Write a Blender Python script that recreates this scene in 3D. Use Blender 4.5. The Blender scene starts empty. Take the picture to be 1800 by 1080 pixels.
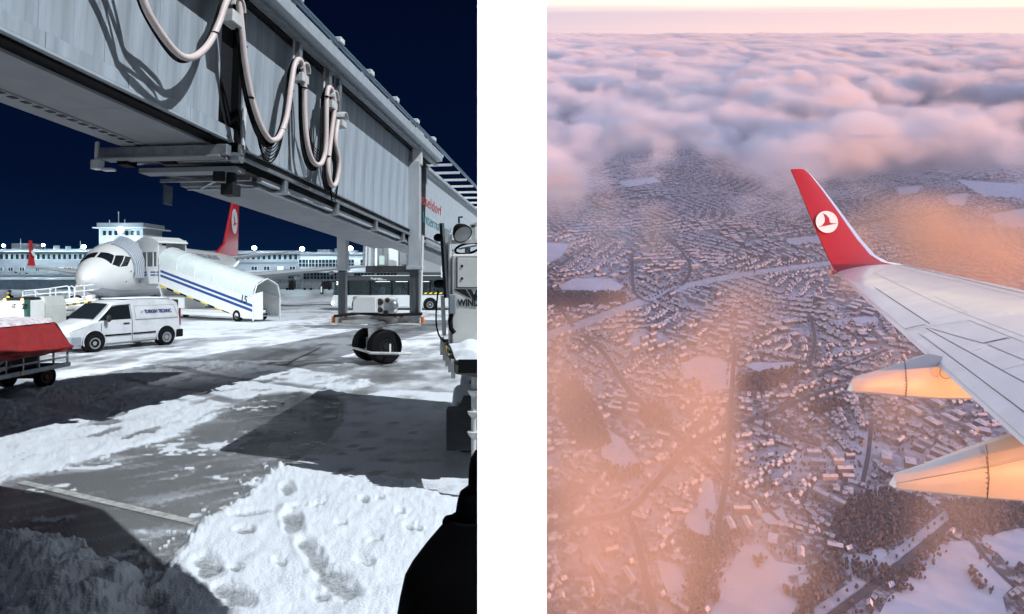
# Two places side by side, parted by a long white wall added in the gap:
# left, an airport apron at night; right, a winter town under broken cloud seen from an airliner.
import bpy, math, random
import numpy as np
from mathutils import Matrix, Vector

S = bpy.context.scene
rnd = random.Random(7)
pi = math.pi
EYE = 2.8                                   # eye height above the apron
# ------------------------------------------------------------------ camera
cam = bpy.data.objects.new('camera', bpy.data.cameras.new('camera'))
S.collection.objects.link(cam); S.camera = cam
cam.location = (0, 0, EYE); cam.rotation_euler = (pi/2, 0, 0)
cam.data.sensor_width = 36; cam.data.lens = 24
cam.data.shift_y = -53/1800
cam.data.clip_start = .1; cam.data.clip_end = 120000
# ------------------------------------------------------------------ world: night sky over the apron
w = bpy.data.worlds.new('World'); S.world = w; w.use_nodes = True
wn = w.node_tree; bg = wn.nodes['Background']
_tc = wn.nodes.new('ShaderNodeTexCoord'); _sx = wn.nodes.new('ShaderNodeSeparateXYZ'); _cr = wn.nodes.new('ShaderNodeValToRGB')
wn.links.new(_tc.outputs['Generated'], _sx.inputs[0]); wn.links.new(_sx.outputs[2], _cr.inputs[0])
_e = _cr.color_ramp.elements
_e[0].position = 0; _e[0].color = (.0022, .013, .048, 1)
_e[1].position = .5; _e[1].color = (.0008, .0024, .013, 1)
_x = _cr.color_ramp.elements.new(.12); _x.color = (.0011, .0052, .025, 1)
wn.links.new(_cr.outputs[0], bg.inputs[0]); bg.inputs[1].default_value = 1.0
# ------------------------------------------------------------------ the aerial place: its level is tipped 20 degrees against the apron's
TH = math.radians(20.2)
ALT = 700.0                                 # height of the airliner above the town
MR = Matrix.Translation((0, 0, EYE)) @ Matrix.Rotation(TH, 4, 'X')
# ------------------------------------------------------------------ lights
L_COL = bpy.data.collections.new('apron_place'); S.collection.children.link(L_COL)
R_COL = bpy.data.collections.new('aerial_place'); S.collection.children.link(R_COL)
D_COL = bpy.data.collections.new('divider'); S.collection.children.link(D_COL)
sd = bpy.data.lights.new('sun', 'SUN'); sun = bpy.data.objects.new('sun', sd); S.collection.objects.link(sun)
SUND = (MR.to_3x3() @ Vector((.80, -.56, .105))).normalized()
sun.rotation_euler = SUND.to_track_quat('Z', 'Y').to_euler()
sd.energy = 5.0; sd.color = (1, .36, .095); sd.angle = math.radians(.6)
# the apron floodlight: a real lamp on a mast behind the camera
FLOOD = Vector((90, -28, 136))
fd = bpy.data.lights.new('apron_floodlight', 'POINT'); flood = bpy.data.objects.new('apron_floodlight', fd); S.collection.objects.link(flood)
flood.location = FLOOD; fd.energy = 1520000; fd.color = (.88, .95, 1.0); fd.shadow_soft_size = .6
# unseen spot added to the left to fill the bridge's shadow by the vehicles
qd = bpy.data.lights.new('fill_spotlight', 'SPOT'); mast = bpy.data.objects.new('fill_spotlight', qd); S.collection.objects.link(mast)
mast.location = (-46, -8, 24); mast.rotation_euler = (Vector((-46,-8,24))-Vector((-19.5,29,0))).to_track_quat('Z','Y').to_euler()
qd.energy = 160000; qd.color = (.88, .95, 1.0); qd.spot_size = math.radians(38); qd.spot_blend = .75; qd.shadow_soft_size = .5
# added lamp with no visible source; keeps the wall's front white
ed = bpy.data.lights.new('wall_fill_lamp', 'SPOT'); wall_fill = bpy.data.objects.new('wall_fill_lamp', ed); S.collection.objects.link(wall_fill)
wall_fill.location = (0, -11, 7.5); wall_fill.rotation_euler = (Vector((0,-11,7.5))-Vector((0,2,2.4))).to_track_quat('Z','Y').to_euler()
ed.energy = 6500; ed.spot_size = math.radians(40); ed.spot_blend = .3; ed.shadow_soft_size = .2
# ------------------------------------------------------------------ exposure and renderer
S.view_settings.view_transform = 'Standard'; S.view_settings.look = 'None'
S.view_settings.exposure = 0; S.view_settings.gamma = 1
S.render.engine = 'CYCLES'
cy = S.cycles
cy.use_denoising = True; cy.use_adaptive_sampling = True; cy.adaptive_threshold = .04
cy.max_bounces = 6; cy.diffuse_bounces = 2; cy.glossy_bounces = 3; cy.transmission_bounces = 3
cy.volume_bounces = 4; cy.volume_step_rate = 1.0; cy.volume_max_steps = 128
cy.transparent_max_bounces = 6
cy.sample_clamp_indirect = 4

# ================================================================== helpers
COL = L_COL
def W(px, py, Y): return Vector(((px-900)/1200*Y, Y, EYE-(py-487)/1200*Y))
def G(px, py, z=0.0):
    Y = 1200*(EYE-z)/(py-487)
    return Vector(((px-900)/1200*Y, Y, z))

MATS = {}
def mat(name, col, rough=.5, metal=0, spec=.5, noise=0, nscale=3, ncol=None, bump=0, bscale=20, coat=0, emit=None, estr=0, trans=0, alpha=1, detail=4, ndark=None, stretch=None):
    if name in MATS: return MATS[name]
    m = bpy.data.materials.new(name); m.use_nodes = True; MATS[name] = m
    nt = m.node_tree; b = nt.nodes['Principled BSDF']
    I = b.inputs
    c4 = (*col, 1)
    I['Base Color'].default_value = c4; I['Roughness'].default_value = rough; I['Metallic'].default_value = metal
    I['Specular IOR Level'].default_value = spec; I['Coat Weight'].default_value = coat; I['Alpha'].default_value = alpha
    I['Transmission Weight'].default_value = trans
    if emit: I['Emission Color'].default_value = (*emit, 1); I['Emission Strength'].default_value = estr
    if noise or bump:
        tc = nt.nodes.new('ShaderNodeTexCoord'); src = tc.outputs['Object']
        if stretch:
            mp = nt.nodes.new('ShaderNodeMapping'); mp.inputs['Scale'].default_value = stretch
            nt.links.new(src, mp.inputs[0]); src = mp.outputs[0]
    if noise:
        n = nt.nodes.new('ShaderNodeTexNoise'); n.inputs['Scale'].default_value = nscale; n.inputs['Detail'].default_value = detail; n.inputs['Roughness'].default_value = .62
        nt.links.new(src, n.inputs['Vector'])
        mr = nt.nodes.new('ShaderNodeMapRange'); mr.inputs[1].default_value = .35; mr.inputs[2].default_value = .68
        nt.links.new(n.outputs[0], mr.inputs[0])
        mx = nt.nodes.new('ShaderNodeMix'); mx.data_type = 'RGBA'
        d = ncol or tuple(x*(1-noise) for x in col)
        mx.inputs[6].default_value = c4; mx.inputs[7].default_value = (*d, 1)
        nt.links.new(mr.outputs[0], mx.inputs[0]); nt.links.new(mx.outputs[2], I['Base Color'])
        r2 = nt.nodes.new('ShaderNodeMapRange'); r2.inputs[3].default_value = max(.03, rough-.08); r2.inputs[4].default_value = min(1, rough+.15)
        nt.links.new(n.outputs[0], r2.inputs[0]); nt.links.new(r2.outputs[0], I['Roughness'])
    if bump:
        n2 = nt.nodes.new('ShaderNodeTexNoise'); n2.inputs['Scale'].default_value = bscale; n2.inputs['Detail'].default_value = 5
        nt.links.new(src, n2.inputs['Vector'])
        bp = nt.nodes.new('ShaderNodeBump'); bp.inputs['Strength'].default_value = bump; bp.inputs['Distance'].default_value = .02
        nt.links.new(n2.outputs[0], bp.inputs['Height']); nt.links.new(bp.outputs[0], I['Normal'])
    return m

class MB:
    """collects shapes; build() links them as ONE mesh object"""
    def __init__(s, M=None): s.v = []; s.f = []; s.mi = []; s.M = M; s.cur = 0; s.mats = []
    def use(s, m):
        if m not in s.mats: s.mats.append(m)
        s.cur = s.mats.index(m); return s
    def add(s, vs, fs):
        o = len(s.v)
        if s.M is not None: vs = [s.M @ Vector(p) for p in vs]
        s.v += [tuple(p) for p in vs]; s.f += [tuple(i+o for i in f) for f in fs]; s.mi += [s.cur]*len(fs)
        return s
    def box(s, lo, hi):
        x0, y0, z0 = lo; x1, y1, z1 = hi
        return s.add([(x0,y0,z0),(x1,y0,z0),(x1,y1,z0),(x0,y1,z0),(x0,y0,z1),(x1,y0,z1),(x1,y1,z1),(x0,y1,z1)],
                     [(0,3,2,1),(4,5,6,7),(0,1,5,4),(1,2,6,5),(2,3,7,6),(3,0,4,7)])
    def bar(s, a, b, w_, h_, up=(0,0,1)):
        a = Vector(a); b = Vector(b); d = (b-a).normalized(); up = Vector(up)
        if abs(d.dot(up)) > .98: up = Vector((0,1,0))
        x = d.cross(up).normalized()*w_/2; y = x.cross(d).normalized()*h_/2
        return s.add([a-x-y,a+x-y,a+x+y,a-x+y,b-x-y,b+x-y,b+x+y,b-x+y], [(0,1,2,3),(7,6,5,4),(0,4,5,1),(1,5,6,2),(2,6,7,3),(3,7,4,0)])
    def tube(s, pts, r, n=8, caps=True):
        pts = [Vector(p) for p in pts]; rings = []; k = len(pts)
        rr = r if isinstance(r, (list, tuple)) else [r]*k
        px = None
        for i, p in enumerate(pts):
            t = (pts[min(i+1,k-1)]-pts[max(i-1,0)])
            t = t.normalized() if t.length > 1e-9 else Vector((0,0,1))
            if px is None:
                u = Vector((0,0,1)) if abs(t.z) < .9 else Vector((1,0,0)); px = t.cross(u).normalized()
            else:
                px = (px - t*px.dot(t)).normalized()
            py = t.cross(px)
            rings.append([p+(px*math.cos(2*pi*j/n)+py*math.sin(2*pi*j/n))*rr[i] for j in range(n)])
        return s.loft(rings, caps)
    def loft(s, rings, caps=True, close=True):
        n = len(rings[0]); vs = [p for r in rings for p in r]; fs = []
        for i in range(len(rings)-1):
            for j in range(n if close else n-1):
                a = i*n+j; b = i*n+(j+1) % n
                fs.append((a, b, b+n, a+n))
        if caps and close:
            fs.append(tuple(range(n-1,-1,-1))); fs.append(tuple(range((len(rings)-1)*n, len(rings)*n)))
        return s.add(vs, fs)
    def cyl(s, a, b, r0, r1=None, n=16): return s.tube([a, b], [r0, r0 if r1 is None else r1], n)
    def prism(s, poly, vec):
        """poly: planar 3-D points; extruded by vec"""
        n = len(poly); vec = Vector(vec); P = [Vector(p) for p in poly]
        return s.add(P+[p+vec for p in P], [tuple(range(n-1,-1,-1)), tuple(range(n,2*n))]+[(i,(i+1) % n,(i+1) % n+n,i+n) for i in range(n)])
    def sphere(s, c, r, nu=12, nv=8, sc=(1,1,1)):
        c = Vector(c); rings = []
        for i in range(nv+1):
            a = pi*i/nv; rr = max(math.sin(a), 1e-3)
            rings.append([c+Vector((r*rr*math.cos(2*pi*j/nu)*sc[0], r*rr*math.sin(2*pi*j/nu)*sc[1], r*math.cos(a)*sc[2])) for j in range(nu)])
        return s.loft(rings)
    def build(s, name, m=None, parent=None, smooth=False, bevel=0, seg=1, col=None, angle=None, world=True):
        me = bpy.data.meshes.new(name)
        vs = s.v
        if parent is not None and world:
            inv = parent.matrix_world.inverted(); vs = [tuple(inv @ Vector(p)) for p in vs]
        me.from_pydata(vs, [], s.f)
        if s.mats:
            for q in s.mats: me.materials.append(q)
            me.polygons.foreach_set('material_index', s.mi)
        elif m: me.materials.append(m)
        me.validate()
        if smooth:
            me.polygons.foreach_set('use_smooth', [True]*len(me.polygons))
            me.set_sharp_from_angle(angle=math.radians(angle or 38))
        me.update()
        o = bpy.data.objects.new(name, me); (col or COL).objects.link(o)
        if parent is not None: o.parent = parent
        if bevel:
            b = o.modifiers.new('bevel', 'BEVEL'); b.width = bevel; b.segments = seg; b.limit_method = 'ANGLE'; b.angle_limit = math.radians(40)
        return o

def thing(name, label, cat, loc=(0,0,0), group=None, M=None, col=None):
    o = bpy.data.objects.new(name, None); (col or COL).objects.link(o)
    o.empty_display_size = .2
    mw = M if M is not None else Matrix.Translation(loc)
    o.matrix_basis = mw
    bpy.context.view_layer.update()
    o['label'] = label; o['category'] = cat
    if group: o['group'] = group
    return o
def tag(o, label, cat, group=None):
    o['label'] = label; o['category'] = cat
    if group: o['group'] = group
    return o
def struct(o): o['kind'] = 'structure'; return o
def stuff(o): o['kind'] = 'stuff'; return o
def frame(o, x, y, z=None):
    """matrix with origin o, first axis x, second axis y"""
    x = Vector(x).normalized(); y = Vector(y); y = (y-x*y.dot(x)).normalized(); z = x.cross(y)
    M = Matrix.Identity(4)
    for i, c in enumerate((x, y, z)):
        for k in range(3): M[k][i] = c[k]
    M.translation = Vector(o); return M
def text(body, name, m, parent, M, size, bold=0, ext=.003, shear=0, width=None):
    cu = bpy.data.curves.new('t', 'FONT'); cu.body = body; cu.size = size; cu.extrude = ext; cu.offset = bold; cu.shear = shear
    to = bpy.data.objects.new('t', cu); S.collection.objects.link(to)
    bpy.context.view_layer.update()
    dg = bpy.context.evaluated_depsgraph_get()
    me = bpy.data.meshes.new_from_object(to.evaluated_get(dg))
    bpy.data.objects.remove(to); bpy.data.curves.remove(cu)
    me.name = name
    if width:
        xs = [v.co.x for v in me.vertices]; k = width/(max(xs)-min(xs)); x0 = min(xs)
        for v in me.vertices: v.co.x = (v.co.x-x0)*k
    MM = (parent.matrix_world.inverted() @ M) if parent else M
    me.transform(MM); me.materials.clear(); me.materials.append(m)
    o = bpy.data.objects.new(name, me); COL.objects.link(o); o.parent = parent
    return o
def wheel(parent, c, axis, r, wd, m_t, m_r, name='wheel', hub=.55, nn=24):
    """tyre with a rim as its sub-part; axis points outwards"""
    c = Vector(c); a = Vector(axis).normalized()
    u = Vector((0,0,1)) if abs(a.z) < .9 else Vector((1,0,0)); x = a.cross(u).normalized(); y = a.cross(x)
    prof = [(-.5,hub),(-.5,.88),(-.38,.98),(0,1),(.38,.98),(.5,.88),(.5,hub),(.36,hub*.97)]
    b = MB(); rings = [[c+a*wd*p+(x*math.cos(2*pi*j/nn)+y*math.sin(2*pi*j/nn))*r*q for j in range(nn)] for p, q in prof]
    b.loft(rings); t = b.build(name, m_t, parent, smooth=True)
    b = MB(); prof = [(.36,hub*.98),(.46,hub*.93),(.44,hub*.8),(.25,hub*.66),(.28,hub*.4),(.4,hub*.34),(.4,hub*.02)]
    b.loft([[c+a*wd*p+(x*math.cos(2*pi*j/nn)+y*math.sin(2*pi*j/nn))*r*q for j in range(nn)] for p, q in prof])
    q = b.build('rim', m_r, t, smooth=True, world=False); q.parent = t
    inv = t.parent.matrix_world.inverted() if t.parent else Matrix.Identity(4)
    q.data.transform(inv)
    return t

# ---- value noise on numpy arrays
def _hash(ix, iy, seed):
    h = (ix.astype(np.int64)*374761393+iy.astype(np.int64)*668265263+seed*1442695041) & 0xffffffff
    h = ((h ^ (h >> 13))*1274126177) & 0xffffffff
    return ((h ^ (h >> 16)) & 0xffff)/65535.0
def vnoise(x, y, seed=0):
    ix = np.floor(x); iy = np.floor(y); fx = x-ix; fy = y-iy
    fx = fx*fx*fx*(fx*(fx*6-15)+10); fy = fy*fy*fy*(fy*(fy*6-15)+10)
    a = _hash(ix,iy,seed); b = _hash(ix+1,iy,seed); c = _hash(ix,iy+1,seed); d = _hash(ix+1,iy+1,seed)
    return (a*(1-fx)+b*fx)*(1-fy)+(c*(1-fx)+d*fx)*fy
def fbm(x, y, seed=0, oct=4, gain=.5):
    t = 0; a = 1; n = 0
    for k in range(oct):
        ca, sa = math.cos(k*1.1), math.sin(k*1.1)
        t = t+a*vnoise((x*ca-y*sa)*2**k, (x*sa+y*ca)*2**k, seed+k*17); n += a; a *= gain
    return t/n
def smooth01(a, b, x):
    t = np.clip((x-a)/(b-a), 0, 1); return t*t*(3-2*t)
def poly_sd(poly, x, y):
    """signed distance to polygon, positive inside"""
    x = np.asarray(x, float); y = np.asarray(y, float)
    d = np.full(x.shape, 1e18); ins = np.zeros(x.shape, bool); n = len(poly)
    for i in range(n):
        ax, ay = poly[i]; bx, by = poly[(i+1) % n]
        ex, ey = bx-ax, by-ay; t = np.clip(((x-ax)*ex+(y-ay)*ey)/(ex*ex+ey*ey+1e-12), 0, 1)
        d = np.minimum(d, (x-ax-t*ex)**2+(y-ay-t*ey)**2)
        cond = (ay > y) != (by > y)
        xx = (bx-ax)*(y-ay)/((by-ay) if by != ay else 1e-12)+ax
        ins ^= cond & (x < xx)
    d = np.sqrt(d); return np.where(ins, d, -d)
def gp(pts): return [tuple(G(*p)[:2]) for p in pts]
def line_d(pts, x, y):
    d = np.full(np.shape(x), 1e18)
    for (ax, ay), (bx, by) in zip(pts[:-1], pts[1:]):
        ex, ey = bx-ax, by-ay; t = np.clip(((x-ax)*ex+(y-ay)*ey)/(ex*ex+ey*ey+1e-12), 0, 1)
        d = np.minimum(d, (x-ax-t*ex)**2+(y-ay-t*ey)**2)
    return np.sqrt(d)

# ================================================================== white wall added in the gap; keeps each place's light apart
wallm = mat('white_plaster', (.97,.97,.97), .9, noise=.01, nscale=.6)
b = MB()
prof = [(2.0,-3),(2.0,3.9),(8.2,6.25),(10,400),(400,4000),(32000,16000),(32000,-2500),(400,-1500),(8,-900),(4,-20)]
b.prism([(-.1,y,z) for y, z in prof], (.2,0,0))
COL = D_COL
dw = b.build('added_gap_wall', wallm)
tag(dw, 'plain white wall added in the gap between the night apron and the winter town', 'wall')
b = MB(); b.box((-.1,1.97,-3),(.1,1.999,3.95)); wall_end = b.build('wall_end', wallm, dw)  # front face split off so it can be lit on its own
COL = L_COL
# ================================================================== LEFT: apron ground
asph = mat('asphalt', (.055,.053,.05), .55, noise=.35, nscale=.35, bump=.3, bscale=12)
b = MB(); b.add([(-420,-30,-.03),(-.1,-30,-.03),(-.1,420,-.03),(-420,420,-.03)], [(0,1,2,3)])
apron = struct(b.build('apron'))
# snow-and-asphalt relief near the camera
NCx, NRy = 470, 360
pxs = np.linspace(-80, 905, NCx); pys = 487+np.exp(np.linspace(math.log(880), math.log(34), NRy))
PX, PY = np.meshgrid(pxs, pys)
Yg = 1200*EYE/(PY-487); Xg = (PX-900)/1200*Yg
Xg = np.minimum(Xg, -.11)
bare = gp([(-60,885),(35,848),(150,812),(330,765),(400,722),(455,695),(530,690),(598,708),(600,742),(560,790),(492,828),(432,880),(365,918),(312,985),(262,1040),(225,1024),(170,1000),(100,968),(40,962),(-60,955)])
thick = gp([(490,826),(560,842),(640,846),(720,850),(800,884),(905,930),(905,1367),(330,1367),(290,1080),(262,1045),(312,988),(362,922),(432,882)])
pile = gp([(-80,948),(0,957),(55,958),(105,964),(150,985),(200,1010),(240,1030),(250,1060),(262,1140),(270,1367),(-80,1367)])
tram = gp([(490,828),(560,790),(600,742),(605,706),(680,684),(905,700),(905,930),(800,884),(720,850),(640,846),(560,842)])
field = gp([(-80,665),(120,655),(330,636),(480,634),(560,655),(650,668),(600,700),(530,688),(440,700),(390,724),(330,765),(150,812),(35,848),(-80,880)])
wob = (fbm(Xg*1.6, Yg*1.6, 5, 4)-.5)
fine = (fbm(Xg*9, Yg*9, 9, 4)-.5)
def msk(p, soft, wa=.25, wf=.08): return smooth01(-soft, soft, poly_sd(p, Xg, Yg)+wob*wa+fine*wf)
mb_, mt, mp_, mtr, mf = msk(bare,.05,.25,.18), msk(thick,.05,.10,.16), msk(pile,.10,.2,.2), msk(tram,.10,.2,.1), msk(field,.22,.9,.35)
farmask = smooth01(20, 26, Yg)
# everywhere else: thin dirty snow
cover = .34+.75*(fbm(Xg*.35+3, Yg*.16, 21, 5)-.42)+.55*(fbm(Xg*2.2, Yg*1.1, 22, 4)-.5)
cover += .35*(fbm(Xg*.12, Yg*.5, 31, 3)-.5)
cover = np.clip(cover+.18*farmask, 0, .8)
# vehicle tracks sweep across the field
trk = np.sin((Xg*.55+Yg*.85+1.2*fbm(Xg*.25, Yg*.25, 77, 2))*2.6)
cf = .80+.75*(fbm(Xg*1.5, Yg*.9, 41, 5)-.5)-.45*smooth01(.70,.96,trk)*smooth01(.42,.62,fbm(Xg*.3,Yg*.3,13,2))-.35*smooth01(.60,.70,fbm(Xg*2.6,Yg*1.3,44,4))
cover = cover*(1-mf)+cf*mf
cover = cover*(1-mtr)+(.66+.7*(fbm(Xg*2.0,Yg*2.0,52,4)-.5))*mtr
pat = fbm(Xg*1.3, Yg*2.2, 61, 5)
streak = fbm((Xg*.8+Yg*.6)*1.2, (Yg*.8-Xg*.6)*6.0, 64, 4)
cb = np.clip(.9*smooth01(.58,.72,pat)*smooth01(.45,.7,fbm(Xg*7,Yg*7,62,3)) + .34*fbm(Xg*.8,Yg*.8,63,4)-.10 + .30*smooth01(.52,.72,streak), 0, 1)
cover = cover*(1-mb_)+cb*mb_
cover = cover*(1-mt)+mt*1.0
cover = cover*(1-mp_)+mp_*1.0
hgt = .012*cover+.03*mf*cover*(.4+fbm(Xg*1.6,Yg*1.6,71,4))+.04*mf*cover*(fbm(Xg*5,Yg*5,72,4)-.5)*2-.02*mf*smooth01(.70,.96,trk)
hgt += .008*(fbm(Xg*6,Yg*6,73,4)-.5)*cover
def billow(f, seed, oct=3): 
    t = 0; am = 1; n = 0
    for k in range(oct):
        t = t+am*np.abs(2*fbm(Xg*f*2**k, Yg*f*2**k, seed+k, 2)-1)*1.6; n += am; am *= .45
    return np.clip(t/n, 0, 1)
lump = billow(2.4, 81); clod = billow(8, 82, 2); crumb = fbm(Xg*30, Yg*30, 84, 3)
hgt = hgt*(1-mt)+mt*(.03+.05*(fbm(Xg*1.9,Yg*1.9,83,3))+.032*lump+.017*clod)
chunk = billow(3.2, 91, 3)
hgt = hgt*(1-mp_)+mp_*(.10+.16*smooth01(0,.5,poly_sd(pile,Xg,Yg))+.11*chunk+.03*clod+.10*(fbm(Xg*3,Yg*3,92,3)-.5))
hgt += mtr*.02*(fbm(Xg*6,Yg*6,74,3)-.4)
# ridge of clods along the edges of the scraped lane
edge = np.exp(-(poly_sd(thick, Xg, Yg)/.09)**2)*smooth01(.35,.6,fbm(Xg*11,Yg*11,95,2))
hgt += .03*edge*(poly_sd(bare,Xg,Yg) > -.3); cover = np.maximum(cover, np.clip(edge*1.3,0,1)*(poly_sd(bare,Xg,Yg) > -.3))
spk = smooth01(.74,.80,fbm(Xg*13,Yg*13,97,2))*smooth01(.9,.0,-poly_sd(thick,Xg,Yg))*mb_
hgt += .03*spk; cover = np.maximum(cover, spk)
# footprints and scuffs: bare asphalt shows through
def dent(px, py, lx, ly, ang, dep=.8):
    global hgt, cover
    g = G(px, py); ca, sa = math.cos(ang), math.sin(ang)
    dx = Xg-g.x; dy = Yg-g.y; u = dx*ca+dy*sa; v_ = -dx*sa+dy*ca
    k = smooth01(1.45, .55, np.sqrt((u/lx)**2+(v_/ly)**2)+(fbm(Xg*7,Yg*7,int(px),3)-.5)*1.1)*dep
    hgt = hgt*(1-k*.80)+.004*k; cover = cover*(1-k)+.25*k
    rim = np.exp(-((np.sqrt((u/lx)**2+(v_/ly)**2)-1.35)/.25)**2)*.012*mt; hgt += rim
for a in [(445,912,.22,.13,.2),(505,868,.26,.09,-1.2),(515,930,.42,.10,-1.15),(548,985,.42,.10,-1.05),(590,1035,.40,.12,-.95),(365,1010,.32,.12,-1.0),(410,1060,.30,.11,-.8),
          (430,945,.13,.08,-.7),(411,1011,.10,.05,-.5),(640,890,.12,.06,-1.2),(703,910,.11,.055,-1.25),(726,940,.15,.06,-.9),(668,885,.09,.05,-1.1),(520,900,.10,.05,.4),
          (600,930,.09,.05,-.8),(560,895,.10,.04,.9),(640,1000,.12,.06,-.6),(490,1000,.10,.05,-.9),(660,960,.08,.05,.2),(690,860,.12,.06,.5),(560,1060,.12,.07,-.7)]: dent(*a)
for a in [(650,790,.20,.10,.3),(700,775,.22,.11,-.3),(735,812,.30,.12,.1),(720,834,.12,.09,-1.1),(620,785,.12,.09,.5),(607,828,.10,.08,.6),(665,832,.2,.10,.9),(690,745,.14,.09,.2),
          (760,790,.14,.08,.8),(640,760,.10,.07,.1),(725,762,.11,.08,.9),(600,800,.1,.08,-.4),(680,810,.13,.07,0),(545,810,.14,.08,.3)]: dent(*a, dep=.9)
hgt = np.maximum(hgt, .001)
edgefade = np.minimum(smooth01(-.11,-.2,Xg), smooth01(34, 60, PY-487+0*PX))
Zg = hgt
vs = np.stack([Xg, Yg, Zg], -1).reshape(-1,3)
idx = np.arange(NCx*NRy).reshape(NRy, NCx)
fs = np.stack([idx[:-1,:-1], idx[:-1,1:], idx[1:,1:], idx[1:,:-1]], -1).reshape(-1,4)
me = bpy.data.meshes.new('snow_cover'); me.from_pydata(vs.tolist(), [], fs.tolist())
wet_shade_poly = gp([(400,735),(455,695),(530,690),(598,708),(602,742),(560,792),(495,826),(470,800),(500,770),(450,752)])  # outline of a shadow, painted in as dark, wet asphalt
wet_shade = smooth01(-.25,.35,poly_sd(wet_shade_poly,Xg,Yg)+wob*.8)*(.55+.9*(fbm(Xg*3,Yg*3,98,4)-.25))
wet_shade = np.clip(wet_shade,0,1)*(1-np.clip(mt,0,1)); cover = cover*(1-.55*wet_shade)
at2 = me.attributes.new('wet_shade', 'FLOAT', 'POINT'); at2.data.foreach_set('value', wet_shade.reshape(-1).astype(np.float32))
at = me.attributes.new('snow', 'FLOAT', 'POINT'); at.data.foreach_set('value', np.clip(cover,0,1).reshape(-1).astype(np.float32))
me.polygons.foreach_set('use_smooth', [True]*len(me.polygons)); me.update()
gm = bpy.data.materials.new('snowy_asphalt'); gm.use_nodes = True; nt = gm.node_tree; N = nt.nodes.new; Lk = nt.links.new; bs = nt.nodes['Principled BSDF']
def apron_nodes(nt, snow_socket, wet_shade_socket=None):
    N = nt.nodes.new; Lk = nt.links.new; bs = nt.nodes['Principled BSDF']
    tc = N('ShaderNodeTexCoord')
    def noise(sc, det=5, st=None):
        n = N('ShaderNodeTexNoise'); n.inputs['Scale'].default_value = sc; n.inputs['Detail'].default_value = det; n.inputs['Roughness'].default_value = .6
        if st:
            mp = N('ShaderNodeMapping'); mp.inputs['Scale'].default_value = st; Lk(tc.outputs['Object'], mp.inputs[0]); Lk(mp.outputs[0], n.inputs['Vector'])
        else: Lk(tc.outputs['Object'], n.inputs['Vector'])
        return n.outputs[0]
    def math_(op, a, b_):
        n = N('ShaderNodeMath'); n.operation = op; n.use_clamp = False
        for i, v in enumerate((a, b_)):
            if isinstance(v, (int,float)): n.inputs[i].default_value = v
            else: Lk(v, n.inputs[i])
        return n.outputs[0]
    def ramp(f, a, b_):
        r = N('ShaderNodeMapRange'); r.inputs[1].default_value = a; r.inputs[2].default_value = b_; Lk(f, r.inputs[0]); return r.outputs[0]
    def mixc(f, a, b_):
        m = N('ShaderNodeMix'); m.data_type = 'RGBA'; Lk(f, m.inputs[0])
        for i, v in ((6,a),(7,b_)):
            if isinstance(v, tuple): m.inputs[i].default_value = (*v,1)
            else: Lk(v, m.inputs[i])
        return m.outputs[2]
    grain = noise(26, 6); stain = noise(.45, 5); tint = noise(1.7, 4)
    a1 = mixc(ramp(stain,.35,.7), (.125,.13,.135), (.23,.225,.215))
    a1 = mixc(ramp(grain,.3,.75), a1, (.17,.172,.175))
    if wet_shade_socket is not None: a1 = mixc(wet_shade_socket, a1, (.030,.030,.032))
    s = math_('ADD', snow_socket, math_('MULTIPLY', math_('SUBTRACT', grain, .5), .55))
    s = math_('ADD', s, math_('MULTIPLY', math_('SUBTRACT', tint, .5), .25))
    k = ramp(s, .34, .66); k2 = ramp(s, .05, .40)
    dirty = mixc(ramp(tint,.3,.7), (.26,.265,.275), (.36,.365,.38))
    c = mixc(k2, a1, dirty); c = mixc(k, c, (.74,.77,.82))
    Lk(c, bs.inputs['Base Color'])
    r = N('ShaderNodeMapRange'); Lk(k, r.inputs[0]); r.inputs[3].default_value = .30; r.inputs[4].default_value = .85
    if wet_shade_socket is not None:
        Lk(math_('SUBTRACT', r.outputs[0], math_('MULTIPLY', wet_shade_socket, .22)), bs.inputs['Roughness'])
    else: Lk(r.outputs[0], bs.inputs['Roughness'])
    bp = N('ShaderNodeBump'); bp.inputs['Strength'].default_value = .6; bp.inputs['Distance'].default_value = .03; Lk(noise(38, 6), bp.inputs['Height']); Lk(bp.outputs[0], bs.inputs['Normal'])
an = N('ShaderNodeAttribute'); an.attribute_name = 'snow'
wa_ = N('ShaderNodeAttribute'); wa_.attribute_name = 'wet_shade'
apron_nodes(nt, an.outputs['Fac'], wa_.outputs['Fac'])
me.materials.append(gm)
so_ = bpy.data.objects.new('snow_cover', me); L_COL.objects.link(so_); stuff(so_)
so_['label'] = 'trampled and scraped snow lying over the near asphalt'
# far apron: the same surface with wind-blown snow streaks
fm = bpy.data.materials.new('far_apron'); fm.use_nodes = True; nt = fm.node_tree
tc = nt.nodes.new('ShaderNodeTexCoord'); mp = nt.nodes.new('ShaderNodeMapping'); mp.inputs['Scale'].default_value = (.035,.10,1)
nz = nt.nodes.new('ShaderNodeTexNoise'); nz.inputs['Scale'].default_value = 1; nz.inputs['Detail'].default_value = 6
nt.links.new(tc.outputs['Object'], mp.inputs[0]); nt.links.new(mp.outputs[0], nz.inputs['Vector'])
mr = nt.nodes.new('ShaderNodeMapRange'); mr.inputs[1].default_value = .3; mr.inputs[2].default_value = .7; mr.inputs[3].default_value = .12; mr.inputs[4].default_value = .72
nt.links.new(nz.outputs[0], mr.inputs[0]); apron_nodes(nt, mr.outputs[0])
apron.data.materials.append(fm)
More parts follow.
